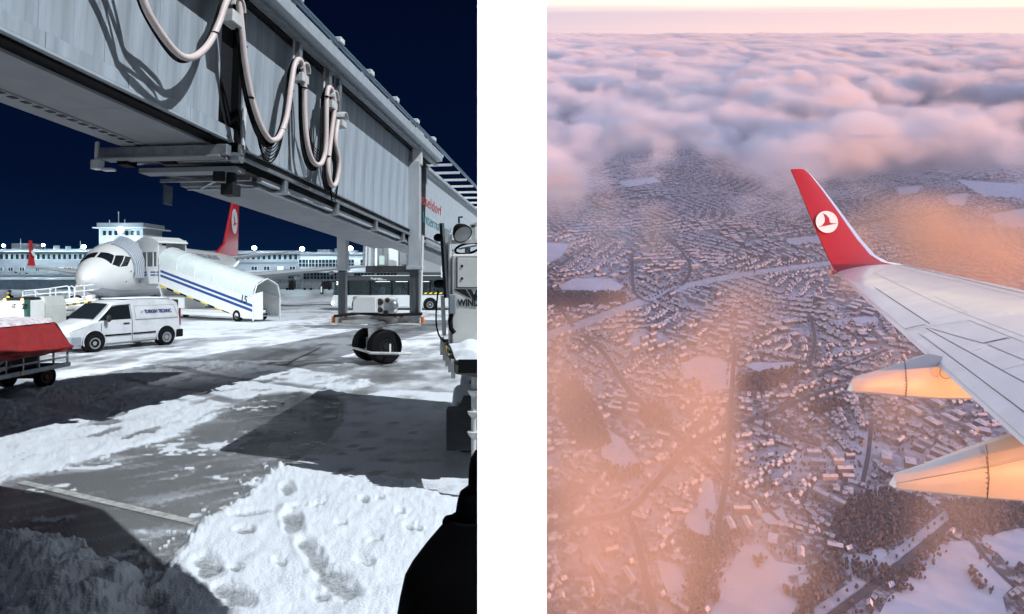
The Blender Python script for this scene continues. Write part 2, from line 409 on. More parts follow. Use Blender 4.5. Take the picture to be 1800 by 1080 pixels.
# painted markings
paint = mat('white_paint', (.55,.54,.52), .7, noise=.55, nscale=7, detail=8)
redp = mat('red_paint', (.36,.06,.04), .6, noise=.4, nscale=5)
def marking(a, c, wd, m, z=.0085):
    a = G(*a); c = G(*c); d = (c-a).normalized(); n = Vector((-d.y,d.x,0))*wd/2; b = MB(); k = 24
    for i in range(k+1):
        p = a.lerp(c, i/k); p.z = z
        b.v += [tuple(p-n), tuple(p+n)]
    for i in range(k): b.f.append((2*i,2*i+1,2*i+3,2*i+2)); b.mi.append(0)
    o = b.build('painted_line', m); return struct(o)
marking((36,848), (352,922), .12, paint)
marking((498,642), (560,612), .12, paint, .03)
marking((560,634), (470,640), .10, redp, .03)
marking((800,590), (688,592), .10, redp, .03)
marking((800,596), (690,599), .10, redp, .03)
# ================================================================== jet bridge
bridge_m = mat('bridge_panel', (.52,.58,.65), .42, metal=.12, noise=.42, nscale=1.3, stretch=(3.2,1,.22), bump=.06, bscale=6, detail=8)
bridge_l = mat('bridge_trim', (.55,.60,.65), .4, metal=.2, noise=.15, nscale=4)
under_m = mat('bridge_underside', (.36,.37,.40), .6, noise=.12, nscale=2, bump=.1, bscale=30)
steel = mat('galvanised_steel', (.42,.45,.48), .38, metal=.7, noise=.3, nscale=8)
dark = mat('dark_steel', (.018,.019,.022), .55, spec=.3, noise=.3, nscale=10)
black = mat('black_rubber', (.006,.006,.007), .75, spec=.15)
white = mat('white_enamel', (.78,.79,.80), .35, noise=.08, nscale=5, coat=.2)
dirtyw = mat('dirty_white_enamel', (.70,.71,.70), .45, noise=.3, nscale=6)
pinkc = mat('pale_pink_cable', (.80,.66,.63), .45, noise=.12, nscale=30)
redw = mat('red_enamel', (.55,.05,.04), .4)
amber = mat('amber_lens', (.75,.18,.03), .25)
A_ = W(421,262,11.87); B_ = W(718,403,21.8)
e_s = (B_-A_).normalized(); e_t = Vector((0,0,1)).cross(e_s).normalized(); e_h = e_s.cross(e_t)
MBR = frame(A_, e_s, e_t)
jb = thing('jet_bridge', 'long grey passenger boarding bridge on wheeled legs with looping pale cables', 'boarding bridge', M=MBR)
def BR(px, py, t):
    d = Vector(((px-900)/1200, 1, -(py-487)/1200)); o = Vector((0,0,EYE))
    lam = (t-(o-A_).dot(e_t))/d.dot(e_t); q = o+d*lam-A_
    return Vector((q.dot(e_s), t, q.dot(e_h)))
def jbp(name, m, fn, **k):
    b = MB(); fn(b); return b.build(name, m, jb, world=False, **k)
# shells
jbp('tunnel_core', dark, lambda b: b.box((.02,.05,-.02),(12.2,2.1,2.62)))
jbp('inner_tunnel_core', dark, lambda b: b.box((-6.8,.16,.16),(.0,1.95,2.5)))
# wall panels, one object each, sharing two meshes
def panels(s0, s1, pitch, t, h0, h1, m, jit=.0):
    b = MB(); b.box((0,0,0),(pitch-.006,.045,h1-h0)); first = b.build('wall_panel', m, jb, world=False, bevel=.003)
    me = first.data; n = int((s1-s0)/pitch); first.location = (s0,t,h0)
    for i in range(1, n):
        o = first.copy(); COL.objects.link(o); o.parent = jb; o.location = (s0+i*pitch, t+rnd.uniform(-jit,jit), h0)
panels(.05, 11.6, .70, 0, 0, 2.55, bridge_m, .0015)
panels(-6.75, -.02, .52, .10, .34, 2.45, bridge_m, .002)
panels(11.9, 25, .62, .06, .05, 2.42, bridge_l, .003)
jbp('far_tunnel_core', dark, lambda b: b.box((12.2,.11,.05),(25.5,2.0,2.4)))
# skirts, channels, underside
for i in range(5):
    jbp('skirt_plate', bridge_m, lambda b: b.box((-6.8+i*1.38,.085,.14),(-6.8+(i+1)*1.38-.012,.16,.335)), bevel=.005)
jbp('skirt_lip', bridge_l, lambda b: b.box((-6.8,.075,.10),(.05,.17,.135)))
jbp('underside_gap', black, lambda b: b.box((-6.8,.17,.06),(.0,.42,.16)))
for i in range(3):
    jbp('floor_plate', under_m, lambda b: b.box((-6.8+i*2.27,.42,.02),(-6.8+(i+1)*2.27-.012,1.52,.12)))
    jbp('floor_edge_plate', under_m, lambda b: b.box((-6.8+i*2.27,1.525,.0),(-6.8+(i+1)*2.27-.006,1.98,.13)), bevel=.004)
b = MB(); b.box((0,0,0),(.105,.10,.012)); hole = b.build('drain_slot', dark, jb, world=False)
for i in range(30):
    o = hole if i == 0 else hole.copy()
    if i: COL.objects.link(o); o.parent = jb
    o.location = (-6.5+i*.208, 1.56, -.008)
# outer tunnel bottom rails
jbp('lower_channel', dark, lambda b: b.box((.0,-.03,-.13),(12.1,.12,-.01)))
jbp('lower_rail', steel, lambda b: (b.box((.0,-.07,-.20),(12.1,-.01,-.132)), b.box((.0,-.075,-.03),(12.1,-.035,.0))), bevel=.006)
jbp('drip_rail', bridge_l, lambda b: b.box((.9,.06,-.40),(12.1,.16,-.30)), bevel=.008)
jbp('drip_rail', steel, lambda b: b.box((1.1,.24,-.46),(12.1,.34,-.40)), bevel=.008)
jbp('channel_web', dark, lambda b: b.box((.3,.10,-.30),(12.1,.20,-.132)))
for i in range(4):
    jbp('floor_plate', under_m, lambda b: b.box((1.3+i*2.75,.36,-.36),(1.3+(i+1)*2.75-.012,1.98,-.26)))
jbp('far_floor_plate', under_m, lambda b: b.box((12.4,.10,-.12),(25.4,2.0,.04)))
jbp('far_floor_rail', steel, lambda b: (b.box((12.3,.02,-.24),(25.4,.10,-.13)), b.box((12.3,.3,-.34),(25.4,.4,-.13))))
for s in (1.6, 4.2, 6.9, 9.4):
    jbp('rail_clamp', steel, lambda b: (b.box((s,-.05,-.44),(s+.14,.02,-.2)), b.box((s-.03,-.05,-.47),(s+.2,.2,-.44))), bevel=.005)
# roof edge
jbp('roof_fascia', bridge_l, lambda b: b.prism([(-6.8,-.10,2.60),(-6.8,-.55,2.66),(-6.8,-.57,2.90),(-6.8,.0,2.98),(-6.8,.0,2.60)], (18.9,0,0)), bevel=.01)
jbp('fascia_seam', dark, lambda b: b.box((-6.8,-.14,2.565),(12.1,-.02,2.60)))
jbp('cable_track', steel, lambda b: (b.box((-6.8,-.36,2.53),(12.1,-.30,2.64)), b.box((-6.8,-.40,2.52),(12.1,-.26,2.535))))
jbp('roof_deck', bridge_l, lambda b: b.box((-6.8,.0,2.63),(12.1,2.1,2.95)))
jbp('far_roof', bridge_l, lambda b: b.box((12.1,-.02,2.42),(25.5,2.05,2.56)), bevel=.02)
jbp('roof_rail', mat('blue_grey_pipe', (.22,.32,.42), .3, metal=.6), lambda b: b.tube([(-6.8,-.56,3.02),(12,-.56,3.02),(26,-.5,3.02)], .055, 10), smooth=True)
jbp('roof_pipe', steel, lambda b: b.tube([(-6.8,-.33,3.03),(12,-.33,3.03)], .04, 8), smooth=True)
for s in [-3.1,-1.2,.7,2.7,4.6,6.6,8.6,10.6]:
    jbp('rail_bracket', white, lambda b: (b.box((s,-.66,3.02),(s+.22,-.40,3.14)), b.box((s+.06,-.54,2.9),(s+.15,-.44,3.05))), bevel=.012)
for s in np.arange(12.7, 25, 1.35):
    jbp('rail_rung', white, lambda b: (b.box((s,-.42,2.98),(s+.10,.95,3.06)), b.box((s,.87,2.5),(s+.10,.95,3.0))))
jbp('far_roof_rail', steel, lambda b: b.tube([(12.3,.9,3.03),(25.4,.9,3.03)], .04, 8), smooth=True)
# joint between the tunnels
jbp('joint_seal', black, lambda b: b.box((-.06,.02,.05),(.03,.6,2.55)))
jbp('corner_post', white, lambda b: b.box((.03,-.05,-.18),(.10,-.01,.75)), bevel=.006)
jbp('cross_beam', steel, lambda b: (b.box((-.42,-.02,-.20),(-.28,2.45,-.02)), b.box((-.05,-.05,-.22),(.10,2.3,-.08))), bevel=.01)
jbp('cross_beam_lip', under_m, lambda b: (b.box((-.46,.1,-.235),(-.2,2.3,-.205)), b.box((.0,.05,-.38),(.3,1.9,-.30))))
jbp('truss', steel, lambda b: (b.bar((.1,.1,-.34),(1.5,1.7,-.36),.06,.06), b.bar((.1,1.8,-.34),(1.5,.2,-.36),.06,.06), b.bar((1.5,.1,-.36),(1.5,1.95,-.36),.07,.07), b.bar((.6,.1,-.40),(.6,1.9,-.40),.06,.06)))
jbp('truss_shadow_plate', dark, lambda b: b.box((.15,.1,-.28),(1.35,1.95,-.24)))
jbp('end_bracket', white, lambda b: (b.box((-.45,2.36,-.28),(-.40,2.42,.08)), b.box((-.48,2.30,-.40),(-.34,2.46,-.24)), b.box((-.42,2.1,-.42),(-.30,2.3,-.38))), bevel=.006)
jbp('drive_motor', dark, lambda b: (b.cyl((.2,.25,-.62),(.2,.25,-.30),.09), b.box((.08,.14,-.78),(.34,.38,-.58)), b.box((.02,.3,-.55),(.1,.5,-.3))), bevel=.01)
jbp('roller', steel, lambda b: b.cyl((-.1,.30,.02),(-.1,.30,.20),.07), smooth=True)
jbp('roller', steel, lambda b: (b.cyl((-.02,-.06,-.16),(-.02,.1,-.16),.10), b.box((-.1,-.08,-.12),(.02,-.03,.06))), smooth=True)
jbp('gearbox', black, lambda b: (b.box((-.2,1.15,-.24),(.0,1.4,-.02)), b.box((-.3,1.9,-.3),(-.05,2.1,.02))))
jbp('sign_plate', mat('dull_plate', (.10,.13,.17), .5), lambda b: b.box((1.0,2.1,-.75),(1.25,2.13,-.38)))
# cable hooks and cables
T0 = -.34
hooks = [(410,2,1.15),(530,112,1),(582,160,1),(599,195,.85)]
for px, py, k in hooks:
    c = BR(px, py+14, T0)
    b = MB(); R_ = .15*k; n = 12; wd = .13
    for rr in ((R_, R_*.86),):
        pts = [(math.cos(pi*i/n), math.sin(pi*i/n)) for i in range(n+1)]
        out = [(c.x+R_*x, 0, c.z+R_*y*1.2) for x, y in pts]; inn = [(c.x+R_*.86*x, 0, c.z+R_*.86*y*1.2) for x, y in reversed(pts)]
        b.prism([(x, T0-wd, z) for x, _, z in out+inn], (0, wd*2, 0))
    h = b.build('cable_saddle', dirtyw, jb, world=False, smooth=True)
    b = MB(); b.box((c.x-.14*k,T0-.10,c.z-.24*k),(c.x+.14*k,T0+.12,c.z-.06*k)); b.box((c.x-.10*k,T0+.12,c.z-.1),(c.x+.10*k,T0+.16,2.6))
    o = b.build('saddle_plate', dirtyw, h, world=False, bevel=.012)
    b = MB(); b.box((c.x-.07,T0+.02,c.z+.15*k),(c.x+.07,T0+.12,2.56)); b.build('hanger', steel, h, world=False)
def catmull(P, sub=6):
    out = []; n = len(P)
    for i in range(n-1):
        p0, p1, p2, p3 = P[max(i-1,0)], P[i], P[i+1], P[min(i+2,n-1)]
        for k in range(sub):
            t = k/sub; out.append(.5*((2*p1)+(p2-p0)*t+(2*p0-5*p1+4*p2-p3)*t*t+(3*p1-p0-3*p2+p3)*t**3))
    out.append(P[-1]); return out
CP = [(205,-120),(225,-70),(250,-5),(262,25),(285,62),(310,92),(330,102),(350,95),(370,73),(386,38),(396,8),(405,-6),(415,-4),(421,14),(426,60),(431,110),(441,165),(456,215),(470,241),(480,247),(492,239),(504,205),(512,150),(517,118),(524,105),(531,112),(535,145),(536,200),(540,250),(548,280),(558,290),(567,284),(573,255),(574,200),(575,166),(579,154),(585,162),(588,190),(582,240),(577,290),(580,319),(586,327),(592,318),(596,285),(590,250),(594,212)]
def cable(pts, t, r, m, name='cable', dx=0, sag=0, n=10):
    P = []
    for i, (px, py) in enumerate(pts):
        low = 0 if py < 40 else 1
        P.append(BR(px+dx, py, t+.05*math.sin(i*1.7)*(.25 if r > .04 else 1)))
        P[-1].z -= sag*max(0, min(1, (py-40)/120)) if sag else 0
    b = MB(); b.tube(catmull(P), r, n); return b.build(name, m, jb, world=False, smooth=True)
cable(CP, T0-.06, .050, pinkc, 'cable')
for k, (dt, r, sg) in enumerate([(.04,.042,.02),(.09,.03,.07),(.0,.022,.11)]):
    cable(CP, T0+dt+.04, r, black, 'cable', dx=-5-2*k, sag=sg, n=8)
for (x0, y0, xb, yb, x1, y1), n in (((445,190,474,262,503,205),5), ((538,200,560,265,574,205),5), ((577,290,586,340,597,290),4), ((450,200,470,282,495,240),2)):
    for k in range(n):
        d = k*6
        cable([(x0,y0),(x0+(xb-x0)*.4,y0+(yb+d-y0)*.72),(xb,yb+d),(xb+(x1-xb)*.6,y1+(yb+d-y1)*.72),(x1,y1)], T0+.04, .010, black, 'thin_cable', n=5)
for px, py in ((429,82),(441,172),(512,160),(508,196),(497,228),(535,155),(574,170),(577,275),(330,103),(378,58)):
    c = BR(px, py, T0-.06)
    jbp('cable_tie', black, lambda b: b.sphere(c, .06, 8, 5, (1,1,.28)))
# legs: two telescopic columns
Yc = 22.0
def col_part(name, px0, px1, y0, y1, Y, m, dp, **k):
    a = W(px0,y1,Y); c = W(px1,y0,Y); b = MB(); b.box((a.x,Y-dp/2,a.z),(c.x,Y+dp/2,c.z)); return b.build(name, m, jb, **k)
col_l = mat('column_grey', (.50,.53,.56), .45, noise=.2, nscale=3, stretch=(1,1,.3))
col_d = mat('column_inner', (.20,.22,.24), .35, metal=.6, noise=.4, nscale=4, stretch=(4,4,.2))
col_part('upper_column', 719, 739, 285, 470, Yc, col_l, .42, bevel=.015)
col_part('column_flange', 716, 744, 468, 474, Yc, bridge_l, .52, bevel=.01)
col_part('lower_column', 721, 737, 474, 552, Yc, col_d, .30, bevel=.01)
col_part('column_head', 722, 744, 226, 252, Yc, white, .40, bevel=.05, seg=2)
col_part('column_neck', 726, 742, 250, 290, Yc, white, .30, bevel=.01)
col_part('upper_column', 595, 611, 404, 472, 23.2, col_l, .42, bevel=.015)
col_part('column_flange', 592, 612, 471, 476, 23.2, bridge_l, .5, bevel=.01)
col_part('lower_column', 596, 609, 476, 552, 23.2, col_d, .30, bevel=.01)
col_part('column_knee', 611, 622, 404, 418, 23.2, col_l, .2, bevel=.02)
b = MB(); b.tube([W(743,415,Yc-.2), W(741,480,Yc-.2), W(739,560,Yc-.2)], .045, 8); b.build('cable_mast', white, jb, smooth=True)
# base beam, motor housing, steering bogie
bl = W(590,561,23.0); br = W(742,561,22.0)
b = MB(); b.bar(bl, br, .36, .30); b.build('base_beam', dirtyw, jb, bevel=.02)
b = MB(); b.tube([W(588,556,22.6), W(630,551,22.2), W(680,554,21.9), W(742,552,21.7)], .05, 8); b.build('beam_hose', dark, jb, smooth=True)
b = MB(); b.tube([W(592,570,22.6), W(650,575,22.1), W(700,570,21.9), W(740,572,21.7)], .05, 8); b.build('beam_hose', dirtyw, jb, smooth=True)
for f0 in (.06,.13,.70,.77):
    p = bl.lerp(br, f0); q = bl.lerp(br, f0+.04); b = MB(); nn = Vector((-.3,-1,0)).normalized()*.19
    b.add([p+nn+Vector((0,0,.12)), q+nn+Vector((0,0,.12)), q+nn+Vector((.12,0,-.10)), p+nn+Vector((.12,0,-.10))], [(0,3,2,1)]); b.build('hazard_stripe', redw, jb)
for p in (W(586,562,22.6), W(743,563,21.7)):
    b = MB(); b.cyl(p-Vector((0,0,.10)), p+Vector((0,0,.10)), .06, .055); b.build('warning_light', amber, jb, smooth=True)
col_part('motor_housing', 625, 665, 521, 549, 21.7, white, .8, bevel=.02)
col_part('actuator_body', 666, 697, 523, 551, 21.9, dirtyw, .5, bevel=.05, seg=2)
for k, (px, py, r) in enumerate([(668,531,.11),(681,528,.08),(668,545,.09),(684,540,.07),(678,550,.08)]):
    b = MB(); b.sphere(W(px,py,21.63), r, 10, 6, (1,.25,1)); b.build('oil_stain', mat('oil_stain', (.03,.016,.012), .5), jb, smooth=True)
b = MB(); b.cyl(W(676,541,21.5), W(691,538,21.5), .11); b.sphere(W(692,536,21.5), .15, 10, 8); b.build('actuator_motor', steel, jb, smooth=True)
b = MB(); c = W(661,575,22.3); b.cyl((c.x,c.y,1.36),(c.x,c.y,1.27),.36,.36,20); b.cyl((c.x,c.y,1.3),(c.x,c.y,.72),.27,.24,20); b.build('pivot', white, jb, smooth=True)
ax = Vector((-.60,.80,0)); wc = W(676,606,21.95); wc.z = .56; wf = wc+ax*1.15
b = MB(); b.bar((wc+wf)/2+Vector((0,0,.05))-ax*.3, (wc+wf)/2+Vector((0,0,.05))+ax*.3, .5, .42); b.bar(wc, wf, .16, .16); b.build('bogie', steel, jb, bevel=.02)
wheel(jb, wc, -ax, .56, .40, black, dark, hub=.5)
wheel(jb, wf, ax, .56, .40, black, dark, hub=.5)
b = MB(); b.tube([W(608,608,23.2), W(640,617,21.9), W(652,621,21.3), W(700,622,21.2), W(722,622,21.6)], .045, 8); b.tube([W(608,608,23.2), W(636,608,23.6)], .045, 8)
b.bar(W(640,617,21.9), W(652,606,22.4), .05, .05); b.bar(W(686,622,21.3), W(686,606,21.9), .05, .05); b.build('bumper_bar', dirtyw, jb, smooth=True)
# lettering on the far tunnel wall
rt = mat('red_lettering', (.55,.05,.06), .5); tt = mat('teal_lettering', (.02,.25,.26), .5)
p0 = BR(731,361,.0); p1 = BR(777,396,.0)
text('D\u00fcsseldorf', 'lettering', rt, jb, MBR @ Matrix.Translation((p0.x,.045,1.12)) @ Matrix.Rotation(pi/2,4,'X') , .56, bold=-.006, width=(p1.x-p0.x)*1.02)
p0 = BR(746,388,.0); p1 = BR(793,410,.0)
text('International', 'lettering', tt, jb, MBR @ Matrix.Translation((p0.x,.045,.50)) @ Matrix.Rotation(pi/2,4,'X') , .56, bold=-.006, width=(p1.x-p0.x)*1.02)
# rotunda at the terminal end of the bridge
jbp('rotunda', white, lambda b: (b.box((25.4,-.6,-.5),(29,2.8,3.0)), b.box((25.2,-.75,2.9),(29.2,2.9,3.15))), bevel=.03)
jbp('rotunda_leg', white, lambda b: b.box((26.2,.2,-5.0),(28.4,2.2,-.5)))
# docking cab hanging beyond
dc = thing('docking_cab', 'grey corrugated docking cab hanging under the far end of the bridge', 'docking cab', W(680,470,36))
b = MB(); c = W(664,445,36); n = 40
b.loft([[(c.x+.75*(1+.05*(j % 2))*k*math.cos(2*pi*j/n), 36+.75*(1+.05*(j % 2))*k*math.sin(2*pi*j/n), z) for j in range(n)] for z, k in ((W(0,470,36).z,1.0),(W(0,400,36).z,.9))])
b.build('bellows', steel, dc)
b = MB(); a = W(677,470,36); c = W(702,418,36); b.box((a.x,35.6,a.z),(c.x,37.2,c.z)); b.build('cab_wall', white, dc, bevel=.02)
b = MB(); a = W(702,466,36); c = W(716,425,36); b.box((a.x,35.7,a.z),(c.x,37,c.z)); b.build('cab_side', steel, dc, bevel=.02)
b = MB(); a = W(648,479,36); c = W(724,468,36); b.box((a.x,35.2,a.z),(c.x,37.5,c.z)); b.build('cab_floor', dark, dc, bevel=.02)
b = MB(); a = W(667,466,35.1); c = W(676,450,35.1); b.box((a.x,35.0,a.z),(c.x,35.2,c.z)); b.build('control_box', mat('pale_green_box', (.45,.55,.52), .5), dc, bevel=.02)
b = MB(); c = W(706,476,36); b.cyl((c.x,36.2,c.z),(c.x,36.2,6.2),.5); b.build('cab_post', steel, dc)
# ================================================================== parked airliner
AX = Vector((-.15,.9887,0)); PT = Vector((.9887,.15,0))        # tailwards, portwards
NOSE = W(147,492,42.5); NOSE.z = 0
acw = mat('aircraft_white', (.80,.80,.79), .28, noise=.06, nscale=.8, coat=.3)
acg = mat('aircraft_grey', (.40,.42,.45), .35, coat=.2)
acr = mat('aircraft_red', (.50,.025,.03), .3, coat=.3)
glass = mat('dark_glass', (.012,.016,.020), .06, spec=.8)
MAC = frame(NOSE, AX, -PT)                                      # x aft, y starboard, z up
ac = thing('airliner', 'white twin-jet airliner with red tail parked nose-on behind covered stairs', 'airliner', M=MAC)
ST = [(0,.02,.02,2.62),(.08,.24,.24,2.63),(.3,.48,.48,2.66),(.7,.78,.76,2.74),(1.2,1.03,1.0,2.83),(1.8,1.26,1.23,2.93),(2.4,1.44,1.46,3.05),(3.0,1.58,1.66,3.17),(3.7,1.71,1.82,3.27),(4.6,1.81,1.93,3.34),(5.8,1.88,2.0,3.38),(8,1.88,2.0,3.38),(26,1.88,2.0,3.38),(30,1.70,1.72,3.62),(34,1.15,1.15,4.05),(37,.6,.6,4.5),(38.4,.2,.25,4.75)]
def fst(s):
    for a, c in zip(ST[:-1], ST[1:]):
        if a[0] <= s <= c[0]:
            k = (s-a[0])/(c[0]-a[0]); return [a[i]+(c[i]-a[i])*k for i in (1,2,3)]
    return list(ST[-1][1:])
def fus(s, ph, off=0):
    rw, rh, zc = fst(s); return Vector((s, -(rw+off)*math.sin(ph), zc+(rh+off)*math.cos(ph)))   # ph 0 top, + port
ss = sorted(set([q[0] for q in ST]+list(np.arange(.1,6,.18))+list(range(6,38))))
b = MB(); b.loft([[fus(s, 2*pi*j/48) for j in range(48)] for s in ss]); b.build('fuselage', acw, ac, smooth=True, angle=60, world=False)
b = MB()
for i in range(len(ss)-1):
    if ss[i] < .9 or ss[i] > 30: continue
    for j in range(8):
        a0 = pi-.72+1.44*j/8; a1 = pi-.72+1.44*(j+1)/8
        b.add([fus(ss[i],a0,.006), fus(ss[i+1],a0,.006), fus(ss[i+1],a1,.006), fus(ss[i],a1,.006)], [(0,1,2,3)])
b.build('belly_paint', acg, ac, smooth=True, world=False)
def fpatch(quad, name, m, off=.012, n=5, parent=None):
    b = MB(); q = quad; g = []
    for i in range(n+1):
        for j in range(n+1):
            u, v_ = i/n, j/n
            s = (q[0][0]*(1-u)+q[1][0]*u)*(1-v_)+(q[3][0]*(1-u)+q[2][0]*u)*v_
            p = (q[0][1]*(1-u)+q[1][1]*u)*(1-v_)+(q[3][1]*(1-u)+q[2][1]*u)*v_
            g.append(fus(s, p, off))
    b.add(g, [(i*(n+1)+j, (i+1)*(n+1)+j, (i+1)*(n+1)+j+1, i*(n+1)+j+1) for i in range(n) for j in range(n)])
    return b.build(name, m, parent or ac, world=False, smooth=True)
for sg in (1,-1):
    fpatch([(1.62,.05*sg),(2.22,.05*sg),(2.35,.62*sg),(1.62,.90*sg)], 'windshield', glass)
    fpatch([(1.66,.94*sg),(2.40,.66*sg),(2.95,.88*sg),(2.05,1.22*sg)], 'windshield', glass)
    fpatch([(2.13,1.23*sg),(3.02,.92*sg),(3.45,1.05*sg),(2.75,1.32*sg)], 'cockpit_window', glass)
for i in range(26):
    s = 9+i*.62; fpatch([(s,1.22),(s+.25,1.22),(s+.25,1.40),(s,1.40)], 'cabin_window', glass, .008, 2)
for s, p in ((3.0,1.55),(2.7,1.95),(4.4,2.0)):
    fpatch([(s,p),(s+.12,p),(s+.12,p+.06),(s,p+.06)], 'probe', dark, .02, 2)
q0 = fus(3.35,1.74,.03); q1 = fus(4.5,1.74,.03)
text('KIRSEHIR', 'lettering', mat('blue_lettering', (.03,.06,.22), .5), ac, MAC @ frame(q0, q1-q0, (0,-.25,1)), .30, width=1.15)
text('TURKISH AIRLINES', 'lettering', mat('grey_lettering', (.20,.22,.28), .5), ac, MAC @ frame(fus(17,1.0,.05), (1,0,0), fus(17,.7,.03)-fus(17,1.0,.03)), .8, width=8)
def wingsurf(name, root_le, root_te, tip_le, tip_te, tr, tt_, m, parent=ac):
    b = MB(); rings = []
    for k in range(7):
        u = k/6; le = Vector(root_le).lerp(Vector(tip_le),u); te = Vector(root_te).lerp(Vector(tip_te),u); th = tr+(tt_-tr)*u
        prof = [(0,0),(.06,.45),(.25,.62),(.55,.42),(1,.03),(1,-.03),(.55,-.25),(.25,-.38),(.06,-.3)]
        rings.append([le.lerp(te,x)+Vector((0,0,z*th)) for x, z in prof])
    b.loft(rings); return b.build(name, m, parent, smooth=True, world=False)
# port wing (y negative), starboard wing
wingsurf('wing', (14,-1.5,2.4),(21,-1.5,2.3),(22.0,-17.4,4.0),(23.4,-17.4,3.95),.8,.18, acg)
wingsurf('wing', (14,1.5,2.4),(21,1.5,2.3),(22.6,14.6,3.75),(23.9,14.6,3.7),.8,.18, acw)
def winglet(y, sg, z, x0):
    b = MB(); b.prism([(x0,y,z),(x0+1.4,y,z-.05),(x0+2.35,y+sg*.75,z+2.5),(x0+1.85,y+sg*.75,z+2.5),(x0+1.3,y+sg*.45,z+1.4),(x0+.7,y+sg*.2,z+.5)], (0,sg*.07,0)); o = b.build('winglet', acr, ac, world=False, bevel=.02)
    b = MB(); n = 20; c = Vector((x0+1.42, y+sg*.30-.10, z+1.25))
    u = Vector((1,0,0)); v_ = Vector((0,sg*.29,.957)); b.add([c+u*.30*math.cos(2*pi*i/n)+v_*.30*math.sin(2*pi*i/n)-Vector((0,.0,0)) for i in range(n)], [tuple(range(n))]); b.build('emblem', acw, o, world=False)
winglet(14.6, 1, 3.75, 22.6); winglet(-17.4, -1, 4.0, 22.0)
for y, k in ((-5.5,1.0),(-9.5,.8),(-12.6,.6)):
    u = (abs(y)-1.5)/15.9; x = 21+2.4*u; z = 2.35+1.6*u
    b = MB(); b.tube([(x-2.4,y,z-.32),(x-1.4,y,z-.50*k),(x-.2,y,z-.42*k),(x+1.0,y,z-.12)], [.1,.28*k,.26*k,.03], 8); b.build('flap_fairing', acg, ac, smooth=True, world=False)
for y in (-4.8,4.8):
    b = MB(); b.tube([(11.6,y,1.75),(12.0,y,1.72),(13.5,y,1.75),(15.5,y,1.85),(16.6,y,1.95)], [.95,1.08,1.12,.9,.55], 20); b.build('engine', acw, ac, smooth=True, world=False)
    b = MB(); b.prism([(12.5,y-.15,2.6),(16.5,y-.15,2.2),(18,y-.15,2.6),(14.5,y-.15,3.0)], (0,.3,0)); b.build('pylon', acw, ac, world=False)
# tail
b = MB(); b.prism([(29.0,-.14,5.2),(32.6,-.14,6.5),(36.9,-.14,12.3),(39.1,-.14,12.3),(38.3,-.14,5.0)], (0,.28,0)); fin = b.build('tail_fin', acr, ac, world=False, bevel=.10, seg=2)
n = 28; b = MB(); c = Vector((36.6,-.18,9.2)); b.add([c+Vector((1.35*math.cos(2*pi*i/n),0,1.45*math.sin(2*pi*i/n))) for i in range(n)], [tuple(range(n))]); em = b.build('emblem', acw, fin, world=False)
def bird(M, sc, m, parent, name='emblem_bird'):
    """stylised bird: a swept upper wing and a long lower wing"""
    pts = [(-.50,.62),(-.22,.50),(.02,.28),(.12,.0),(.20,-.14),(.55,-.12),(.93,-.08),(.45,-.24),(-.05,-.34),(-.45,-.44),(-.72,-.54),(-.40,-.34),(-.22,-.10),(-.22,.18),(-.33,.42)]
    b = MB(M); b.add([(x*sc,y*sc,0) for x, y in pts], [tuple(range(len(pts)))]); return b.build(name, m, parent)
o = bird(MAC @ frame((36.6,-.21,9.2),(1,0,0),(0,0,1)), 1.3, acr, fin); o.data.transform(fin.parent.matrix_world.inverted())
wingsurf('tailplane', (33.2,-.5,4.9),(37.0,-.5,4.85),(37.6,-7.1,5.9),(39.2,-7.1,5.9),.4,.1, acg)
wingsurf('tailplane', (33.2,.5,4.9),(37.0,.5,4.85),(37.6,7.1,5.9),(39.2,7.1,5.9),.4,.1, acg)
for y in (-.3,.3): wheel(ac, MAC @ Vector((4.2,y,.35)), (MAC.to_3x3() @ Vector((0,1 if y > 0 else -1,0))), .35, .2, black, steel)
b = MB(); b.cyl((4.2,0,.35),(4.2,0,1.8),.09); b.build('nose_gear', steel, ac, world=False)
for y in (-2.9,-2.4,2.4,2.9): wheel(ac, MAC @ Vector((19.8,y,.55)), (MAC.to_3x3() @ Vector((0,1 if y > 0 else -1,0))), .55, .36, black, steel)
for y in (-2.65,2.65):
    b = MB(); b.cyl((19.8,y,.55),(19.8,y,2.4),.13); b.build('main_gear', steel, ac, world=False)

# ================================================================== covered passenger stairs
strm = mat('stair_white', (.80,.82,.82), .35, noise=.07, nscale=2, coat=.2)
canopy_m = mat('canopy_sheet', (.72,.79,.79), .22, noise=.14, nscale=1.5, spec=.5, alpha=.94)
blue = mat('blue_stripe', (.012,.06,.25), .4)
yell = mat('hazard_yellow', (.75,.55,.04), .5)
top = MAC @ Vector((5.6,-2.05,0)); bot = W(469,566,42.6); bot.z = 0
dx = (bot-top); dx.z = 0; Ls = dx.length; MST = frame((top.x,top.y,0), dx, Vector((0,0,1)).cross(dx))   # x down the stairs, y away from viewer
st = thing('passenger_stairs', 'white covered passenger stairs with twin blue stripes leading to the airliner door', 'stairs', M=MST)
def sp(name, m, fn, par=None, **k):
    b = MB(); fn(b); return b.build(name, m, par or st, world=False, **k)
fl = 2.45; y0, y1 = -1.05, 1.05
cabL = 2.3
sp('cab', strm, lambda b: (b.box((.1,y0,fl),(cabL,y0+.06,fl+1.05)), b.box((.1,y0,fl+2.05),(cabL,y0+.06,fl+2.9)), b.box((.1,y0,fl+1.05),(.45,y0+.06,fl+2.05)), b.box((cabL-.2,y0,fl+1.05),(cabL,y0+.06,fl+2.05)), b.box((.1,y1-.06,fl),(cabL,y1,fl+2.9)), b.box((.1,y0,fl-.12),(cabL+.1,y1,fl))))
